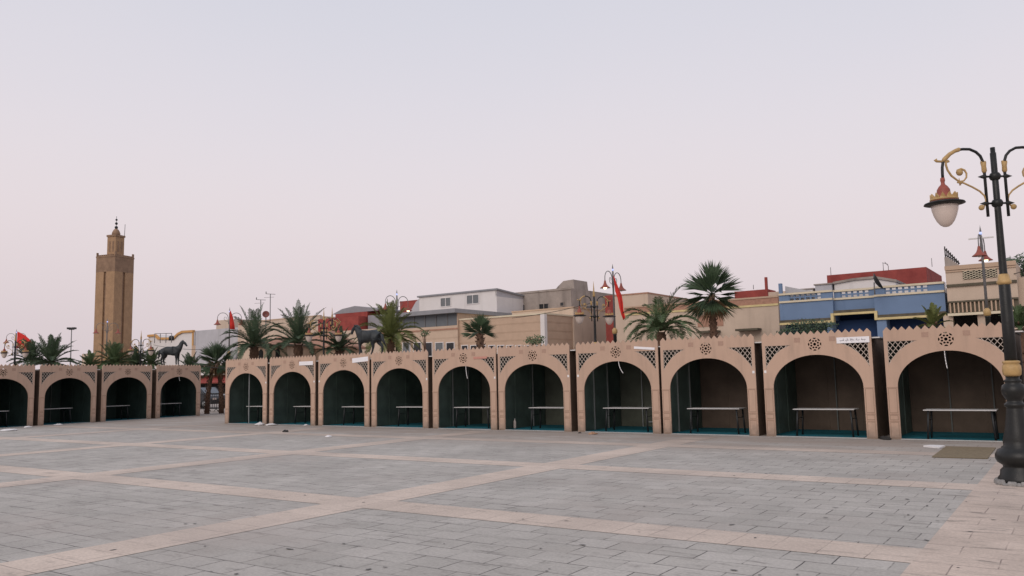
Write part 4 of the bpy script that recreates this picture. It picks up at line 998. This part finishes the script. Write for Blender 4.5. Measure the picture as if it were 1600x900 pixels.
MB().poly([(Wd-2.0, z), (Wd-1.7, z+.3), (Wd-1.1, z+.75), (Wd-.1, z+.8), (Wd-.02, z)], .6, 3.0, M['concrete']).build('stair_head', t)
MB().box(-.05, Wd+.05, -.06, 0, z-.12, z+.05, M['concrete']).build('coping', t)
for pa, pb, za_, zb_ in ((812, 820, 489, 477), (843, 857, 487, 475.5), (876, 881, 478, 473)):
    x0 = hs(pa, 480, n)-s0; x1 = hs(pb, 480, n)-s0; window(t, x0, x1, hz(pa, za_, n), hz(pa, zb_, n), fr='concrete', mull=1 if pa == 843 else 0)
# side face windows
mb = MB()
o = MB().box(Wd, Wd+.03, 7.2, 8.2, z-2.6, z-1.5, M['win']).build('window', t); o = MB().box(Wd, Wd+.03, 2.6, 3.3, z-2.3, z-1.4, M['win']).build('window', t)
n = 54
t, s0, Wd, z = bld('building', 'pale cream block stepping down below the bare concrete building', 800, 896, n, 481, 30, M['cream'], ref='r')
MB().box(-.04, Wd+.04, -.05, 30.04, z, z+.1, M['beige']).build('coping', t)
t, s0, Wd, z = bld('building', 'narrow red wall behind the pole of the big flag', 945, 957, 56, 461, 1.2, M['redw'], ref='r')
t, s0, Wd, z = bld('building', 'faded cream house with thin rust coping right of the big flag', 958, 1012, 54, 463, 9, M['cream'], ref='l')
MB().box(-.03, Wd+.03, -.04, 9, z, z+.1, M['tilesr']).build('coping', t)

# left of the middle: red blocks, grey roof
t, s0, Wd, z = bld('rooftop_block', 'upper red block under the grey sheet roof left of the yellowish palm', 524, 574, 60, 491, 5, M['redw'], ref='l')
x0 = hs(540, 497, 60)-s0; zz = hz(540, 499, 60); window(t, x0, x0+.9, zz, zz+.25, fr='redw')
MB().poly([(-.6, z+.02), (.9, z+.5), (2.8, z+.7), (6.5, z+.15), (6.5, z+.02)], .1, 5, M['greyroof']).build('roof', t)
t, s0, Wd, z = bld('rooftop_block', 'lower dark red wall behind the gold spired lamp', 497, 560, 57, 499, 5, M['redw'], ref='l')
t, s0, Wd, z = bld('building', 'long pale wall behind the walking horse', 500, 606, 54, 512, 6, M['cream'], ref='r')
t, s0, Wd, z = bld('building', 'grey sheet roofed shed between the red blocks and the shutter building', 575, 604, 58, 493, 5, M['greyroof'], ref='l')
t, s0, Wd, z = bld('building', 'cream house behind the two dark date palms', 372, 500, 66, 505, 8, M['cream'], ref='l')
MB().box(-.05, Wd, -.05, .3, z, z+.12, M['beige']).build('coping', t)
t, s0, Wd, z = bld('building', 'grey flat block behind the narrow flag', 306, 372, 70, 517, 8, M['palegrey'], ref='l')
t, s0, Wd, z = bld('building', 'small cream rooftop house above the grey flat block', 338, 366, 76, 501, 5, M['cream'], ref='l')
# arcaded kiosk roofs
P = at(421, 548, 50); t = thing('kiosk', 'small ochre kiosk with three dark arches below the date palms', 'kiosk', (P.x, P.y, 0), T*.6)
MB().box(-1.3, 1.3, 0, 2.6, 0, P.z+.25, M['beige']).build('wall', t)
MB().box(-1.5, 1.5, -.2, 2.8, P.z+.25, P.z+.36, M['moss']).build('cornice', t)
MB().lathe([(1.75, P.z+.36), (.3, P.z+.9)], M['tilesr'], 4, (0, 1.3, 0), False, PI/4).build('roof', t)
for k in (-.62, 0, .62):
    MB().poly([(k-.16, P.z-.7), (k-.16, P.z-.05), (k-.1, P.z+.07), (k, P.z+.12), (k+.1, P.z+.07), (k+.16, P.z-.05), (k+.16, P.z-.7)], -.02, -.003, M['dark']).build('arched_window', t)
P = at(494, 545, 52); t = thing('kiosk', 'kiosk with pink tiled hip roof left of the walking horse', 'kiosk', (P.x, P.y, 0), T*.6)
MB().box(-1.5, 1.5, 0, 3, 0, P.z, M['beige']).build('wall', t)
MB().box(-1.8, 1.8, -.3, 3.3, P.z, P.z+.14, M['tilesr']).build('eaves', t)
MB().lathe([(2.4, P.z+.14), (.35, P.z+1.15), (.3, P.z+1.2)], M['tilesr'], 4, (0, 1.5, 0), False, PI/4).build('roof', t)

# white house with ochre curved parapet
n = 84
t, s0, Wd, z = bld('house', 'white house with wavy ochre parapet behind the standing horse', 232, 303, n, 528, 9, M['white'], ref='l')
for c in kids(t): bpy.data.objects.remove(c)
q = lambda px, py: (hs(px, py, n)-s0, hz(px, py, n))
top = [q(232, 524), q(243, 523), q(248, 528), q(272, 528), q(279, 521), q(286, 517.5), q(303, 516.5)]
MB().poly([(0, 0)]+top+[(top[-1][0], 0)], 0, 9, M['white']).build('wall', t)
mb = MB()
for (a, b) in zip(top, top[1:]): mb.bar((a[0], -.04, a[1]-.1), (b[0]+.02, -.04, b[1]-.1), .45, .38, M['orange'])
mb.box(top[-1][0]-.35, top[-1][0]+.02, -.13, .0, 0, top[-1][1]-.3, M['orange']); mb.build('ochre_trim', t)
Wt = top[-1][0]
MB().box(Wt+.03, Wt+.05, .3, 9, 0, top[-1][1]-.2, M['palegrey']).build('side_cladding', t)
c = at(268, 524, 88); d = thing('water_tank', 'small black water tank on the white house roof', 'water tank', (c.x, c.y, c.z-1.0)); MB().lathe([(.28, .45), (.28, .85), (.15, .95)], M['blackmetal'], 14).build('tank', d)
c = at(255, 524, 87); d = thing('roof_frame', 'thin metal frame on the white house roof', 'metal frame', (c.x, c.y, c.z-.8)); mb = MB()
for x in (-.9, -.3, .3, .9): mb.tube([(x, 0, 0), (x, 0, 1.0)], .04, M['steel'], 4)
mb.tube([(-.9, 0, 1), (.9, 0, 1)], .04, M['steel'], 4); mb.build('rails', d)
t, s0, Wd, z = bld('building', 'low brown stone building in the gap left of the fan palm trunks', 300, 322, 74, 540, 6, M['beige'], ref='l')
# far strip by the minaret foot
t, s0, Wd, z = bld('building', 'low far pale wall left of the minaret foot', 128, 150, 118, 553, 8, M['cream'], ref='l')

# gap between the rows: shop front, awning, barrier, parked car
n = 62
t, s0, Wd, z = bld('shop_building', 'shop with red awning and balcony seen through the gap between the rows', 296, 372, n, 572, 7, M['beige'], ref='l')
zc = hz(330, 586, n); zd = hz(330, 598, n)
MB().box(0, Wd, -1.2, 0, zc, zc+.35, M['white']).build('balcony', t)
MB().poly([(-1.6, zd), (0, zc-.02), (0, zc-.1), (-1.5, zd-.1)], .2, Wd, M['redw'], plane='yz').build('awning', t)
for k in range(7):
    x = .5+k*1.0; MB().poly([(x, zc+.45), (x, zc+1.0), (x+.15, zc+1.2), (x+.35, zc+1.25), (x+.5, zc+1.2), (x+.65, zc+1.0), (x+.65, zc+.45)], -.03, -.003, M['dark']).build('arched_opening', t)
MB().box(.3, Wd-.3, -.05, -.003, 0, zd-.15, M['dark']).build('shop_front', t)
def car(P, rz, label):
    t = thing('parked_car', label, 'car', P, rz); 
    MB().poly([(-2.1, .3), (-2.1, .75), (-1.95, .9), (-1.0, .98), (1.0, .98), (1.9, .85), (2.1, .65), (2.1, .3)], -.85, .85, M['carp']).build('body', t)
    c = MB().poly([(-1.45, .981), (-.9, 1.42), (.35, 1.45), (1.1, .981)], -.72, .72, M['carp']).build('cabin', t)
    for sy in (-.73, .72): MB().poly([(-1.25, 1.03), (-.83, 1.37), (.3, 1.4), (.85, 1.03)], sy, sy+.01, M['carglass']).build('side_window', c)
    MB().add([(1.13, -.62, 1.0), (1.13, .62, 1.0), (.4, .58, 1.43), (.4, -.58, 1.43)], [(0, 1, 2, 3)], M['carglass']).add([(-1.48, -.62, 1.0), (-1.48, .62, 1.0), (-.95, .58, 1.4), (-.95, -.58, 1.4)], [(0, 1, 2, 3)], M['carglass']).build('windscreen', c)
    for x in (-1.3, 1.3):
        for sy in (-.86, .66):
            w_ = MB().tube([(x, sy, .32), (x, sy+.2, .32)], .32, M['rubber'], 16).build('wheel', t); MB().tube([(x, sy-.01, .32), (x, sy+.21, .32)], .18, M['alu'], 10).build('rim', w_)
    for sy in (-.6, .6): MB().box(2.09, 2.12, sy-.15, sy+.15, .6, .72, M['glass']).build('headlight', t)
car(at(318, 632, 58.5)*1, T, 'dark parked car half hidden behind the palm trunks in the gap'); 
for o in bpy.data.objects:
    if o.name.startswith('parked_car'): o.location.z = 0
def barrier(px, Y, label, rz):
    P = at(px, 640, Y); t = thing('crowd_barrier', label, 'barrier', (P.x, P.y, 0), rz, 'barriers in the gap')
    MB().tube([(-1.1, 0, .12), (-1.1, 0, 1.05), (-1.05, 0, 1.1), (1.05, 0, 1.1), (1.1, 0, 1.05), (1.1, 0, .12)], .022, M['blackmetal'], 6).tube([(-1.1, 0, .2), (1.1, 0, .2)], .02, M['blackmetal'], 6).build('frame', t)
    mb = MB()
    for k in range(15): x = -.98+k*.14; mb.tube([(x, 0, .2), (x, 0, 1.1)], .01, M['blackmetal'], 5)
    mb.build('bars', t)
    for x in (-.8, .8): MB().tube([(x, -.3, 0), (x, 0, .2), (x, .3, 0)], .02, M['blackmetal'], 6).build('foot', t)
barrier(318, 50, 'black crowd barrier at the left of the gap, beside the left row', T*.2)
barrier(345, 50.6, 'black crowd barrier at the right of the gap, left of the long row', T*.2)

# rooftop aerials on the left
for px, pt, ar_, lab in ((407.5, 468, 5, 'shorter comb aerial left of the T aerial'), (422.5, 459, 6, 'taller T-shaped aerial behind the date palms')):
    P = at(px, pt, 66); z0_ = at(px, 505, 66).z; d = thing('antenna', lab, 'antenna', (P.x, P.y, z0_)); h_ = P.z-z0_
    MB().tube([(0, 0, 0), (0, 0, h_)], .035, M['steel'], 5).build('mast', d)
    MB().tube([(-.35, 0, h_), (.4, 0, h_-.05)], .025, M['steel'], 4).tube([(-.35, 0, h_-.0), (-.35, 0, h_+.18)], .04, M['steel'], 4).tube([(-.5, 0, h_-.3), (.3, 0, h_-.28)], .015, M['steel'], 4).build('aerial', d)
P = at(415.5, 497, 58); d = thing('satellite_dish', 'round red-brown dish between the two dark date palms', 'satellite dish', (P.x, P.y, P.z-.5))
o = MB().lathe([(.01, 0), (.16, .03), (.24, .1), (.25, .09), (.16, .02), (.01, -.02)], mat('rusty_dish', (.17, .055, .045), .7, .3, 8), 18).build('dish', d); o.location = (0, 0, .75); o.rotation_euler = (R(75), 0, .2)
MB().tube([(0, 0, -.6), (0, 0, .75)], .04, M['steel'], 6).build('mast', d)

# overhead cables
def wire(a, b, sag, label, r_=.018):
    A = at(*a); Bp = at(*b); pts = []
    for i in range(17): f = i/16; p = A.lerp(Bp, f); p.z -= sag*4*f*(1-f); pts.append(p-A)
    tag(MB().tube(pts, r_, M['cable'], 4).build('overhead_cable', None, A), label, 'cable', 'overhead cables')
wire((1476, 442, 43), (1610, 421, 36), .15, 'black cable crossing the cream house at the right')
wire((800, 497, 48), (930, 472, 46), .1, 'black cable below the bare concrete building')
wire((240, 539, 62), (352, 544, 55), .2, 'thin cable behind the standing horse')
wire((300, 565, 44), (353, 575, 42), .1, 'white-looking cable in front of the twin trunk palm')

# ------------------------------------------------------------------ things lying on the plaza
def slab(pts_px, h, m, name, label, cat, crumple=0, z=.006, group=None):
    P = [gr(*p) for p in pts_px]; c = sum(P, Vector())/len(P); rr = random.Random(len(label))
    n = len(P); vs = [Vector((p.x-c.x, p.y-c.y, 0)) for p in P]
    top = [Vector((v.x, v.y, h+rr.uniform(0, crumple))) for v in vs]+[Vector((0, 0, h+crumple))]
    mb = MB().add(vs+top, [tuple(range(n))[::-1]]+[(i, (i+1) % n, (i+1) % n+n, i+n) for i in range(n)]+[(i+n, (i+1) % n+n, 2*n) for i in range(n)], m)
    tag(mb.build(name, None, (c.x, c.y, z)), label, cat, group)
slab([(1456, 715), (1543, 717.5), (1556, 700.5), (1478, 698.5)], .012, M['mat_'], 'floor_mat', 'flat olive brown mat lying before the nearest large stall', 'mat')
slab([(1443, 699), (1455, 697), (1477, 699.5), (1468, 701.5)], .02, M['paper'], 'paper_sheet', 'white sheet of paper lying left of the olive mat', 'litter', .03)
LG = 'litter on the plaza'
def lump(px, py, size, m, label, name='litter', seed=1):
    rr = random.Random(seed); c = gr(px, py); mb = MB(); n = 10; vs = []
    for j, (f, z) in enumerate(((1, 0), (1.05, .35), (.7, .8), (.2, 1))):
        for k in range(n): a = 2*PI*k/n; r_ = f*rr.uniform(.7, 1.2); vs.append((r_*size[0]*math.cos(a), r_*size[1]*math.sin(a), z*size[2]*rr.uniform(.6, 1.2)))
    fs = [(j*n+k, j*n+(k+1) % n, (j+1)*n+(k+1) % n, (j+1)*n+k) for j in range(3) for k in range(n)]+[tuple(range(3*n, 4*n))]
    mb.add(vs, fs, m); tag(mb.build(name, None, (c.x, c.y, .005)), label, 'litter', LG)
lump(14, 673, (.3, .35, .07), M['paper'], 'crumpled pale sheet before the stall cut off at the left edge', seed=2)
lump(44, 668, (.14, .2, .06), M['paper'], 'small white scrap beside the crumpled pale sheet', seed=3)
lump(91, 664, (.15, .2, .06), M['paper'], 'white scrap at the foot of the dark stall on the left', seed=33)
lump(406, 664.5, (.17, .25, .12), M['paper'], 'white stone block at the right foot of the first long-row stall', seed=4)
lump(424, 664.5, (.2, .3, .07), M['paper'], 'flat pale block at the left foot of the second long-row stall', seed=5)
lump(446, 675, (.09, .12, .07), M['rag'], 'small dark rag in front of the second long-row stall', seed=6)
lump(513, 683, (.1, .12, .05), M['paper'], 'small white scrap on the paving in front of the third long-row stall', seed=7)
lump(906, 677, (.05, .05, .03), M['rag'], 'tiny dark lump before the seventh stall', seed=8)
lump(926, 678.5, (.15, .14, .06), M['cardboard'], 'brown cardboard scrap before the seventh stall', seed=9)
lump(1383, 686.5, (.1, .25, .08), M['rag'], 'dark rag in the gap between the two nearest large stalls', seed=10)
lump(478, 665.2, (.1, .12, .05), M['paper'], 'tiny pale scrap at the sill of the second long-row stall', seed=12)
c = gr(795, 671) + N_*.35; d = thing('plastic_bottle', 'small clear plastic bottle inside the sixth stall at its left pillar', 'bottle', (c.x, c.y, .012))
MB().lathe([(.045, 0), (.05, .02), (.05, .2), (.042, .23), (.018, .27), (.018, .3)], M['glass'], 10).build('bottle_body', d); MB().lathe([(.02, .3), (.02, .32)], M['paper'], 8).build('cap', d)
# sparse dark gum spots and scuffs: countless, one sheet
rr = random.Random(8); mb = MB()
for k in range(70):
    c = gr(rr.uniform(-60, 1660), 700+200*rr.random()**.8); r_ = rr.uniform(.008, .02); n = 7; el = rr.uniform(1, 3.2); an = rr.choice((PH, PH+PI/2, rr.random()*3))
    vs = []
    for i in range(n): a = 2*PI*i/n; q = r_*rr.uniform(.6, 1.2); v = Matrix.Rotation(an, 3, 'Z')@Vector((q*el*math.cos(a), q*math.sin(a), 0)); vs.append((c.x+v.x, c.y+v.y, .008))
    mb.add(vs, [tuple(range(n))], mat('dark_grime', (.13, .125, .12), .9, .3, 20))
tag(mb.build('grime_spots', fix=False), 'dark gum spots and scuffs scattered over the paving', 'stains', kind='stuff')
# empty helper cleanup
for o in list(bpy.data.objects):
    for k in ('w', 'z'):
        if k in o.keys(): del o[k]
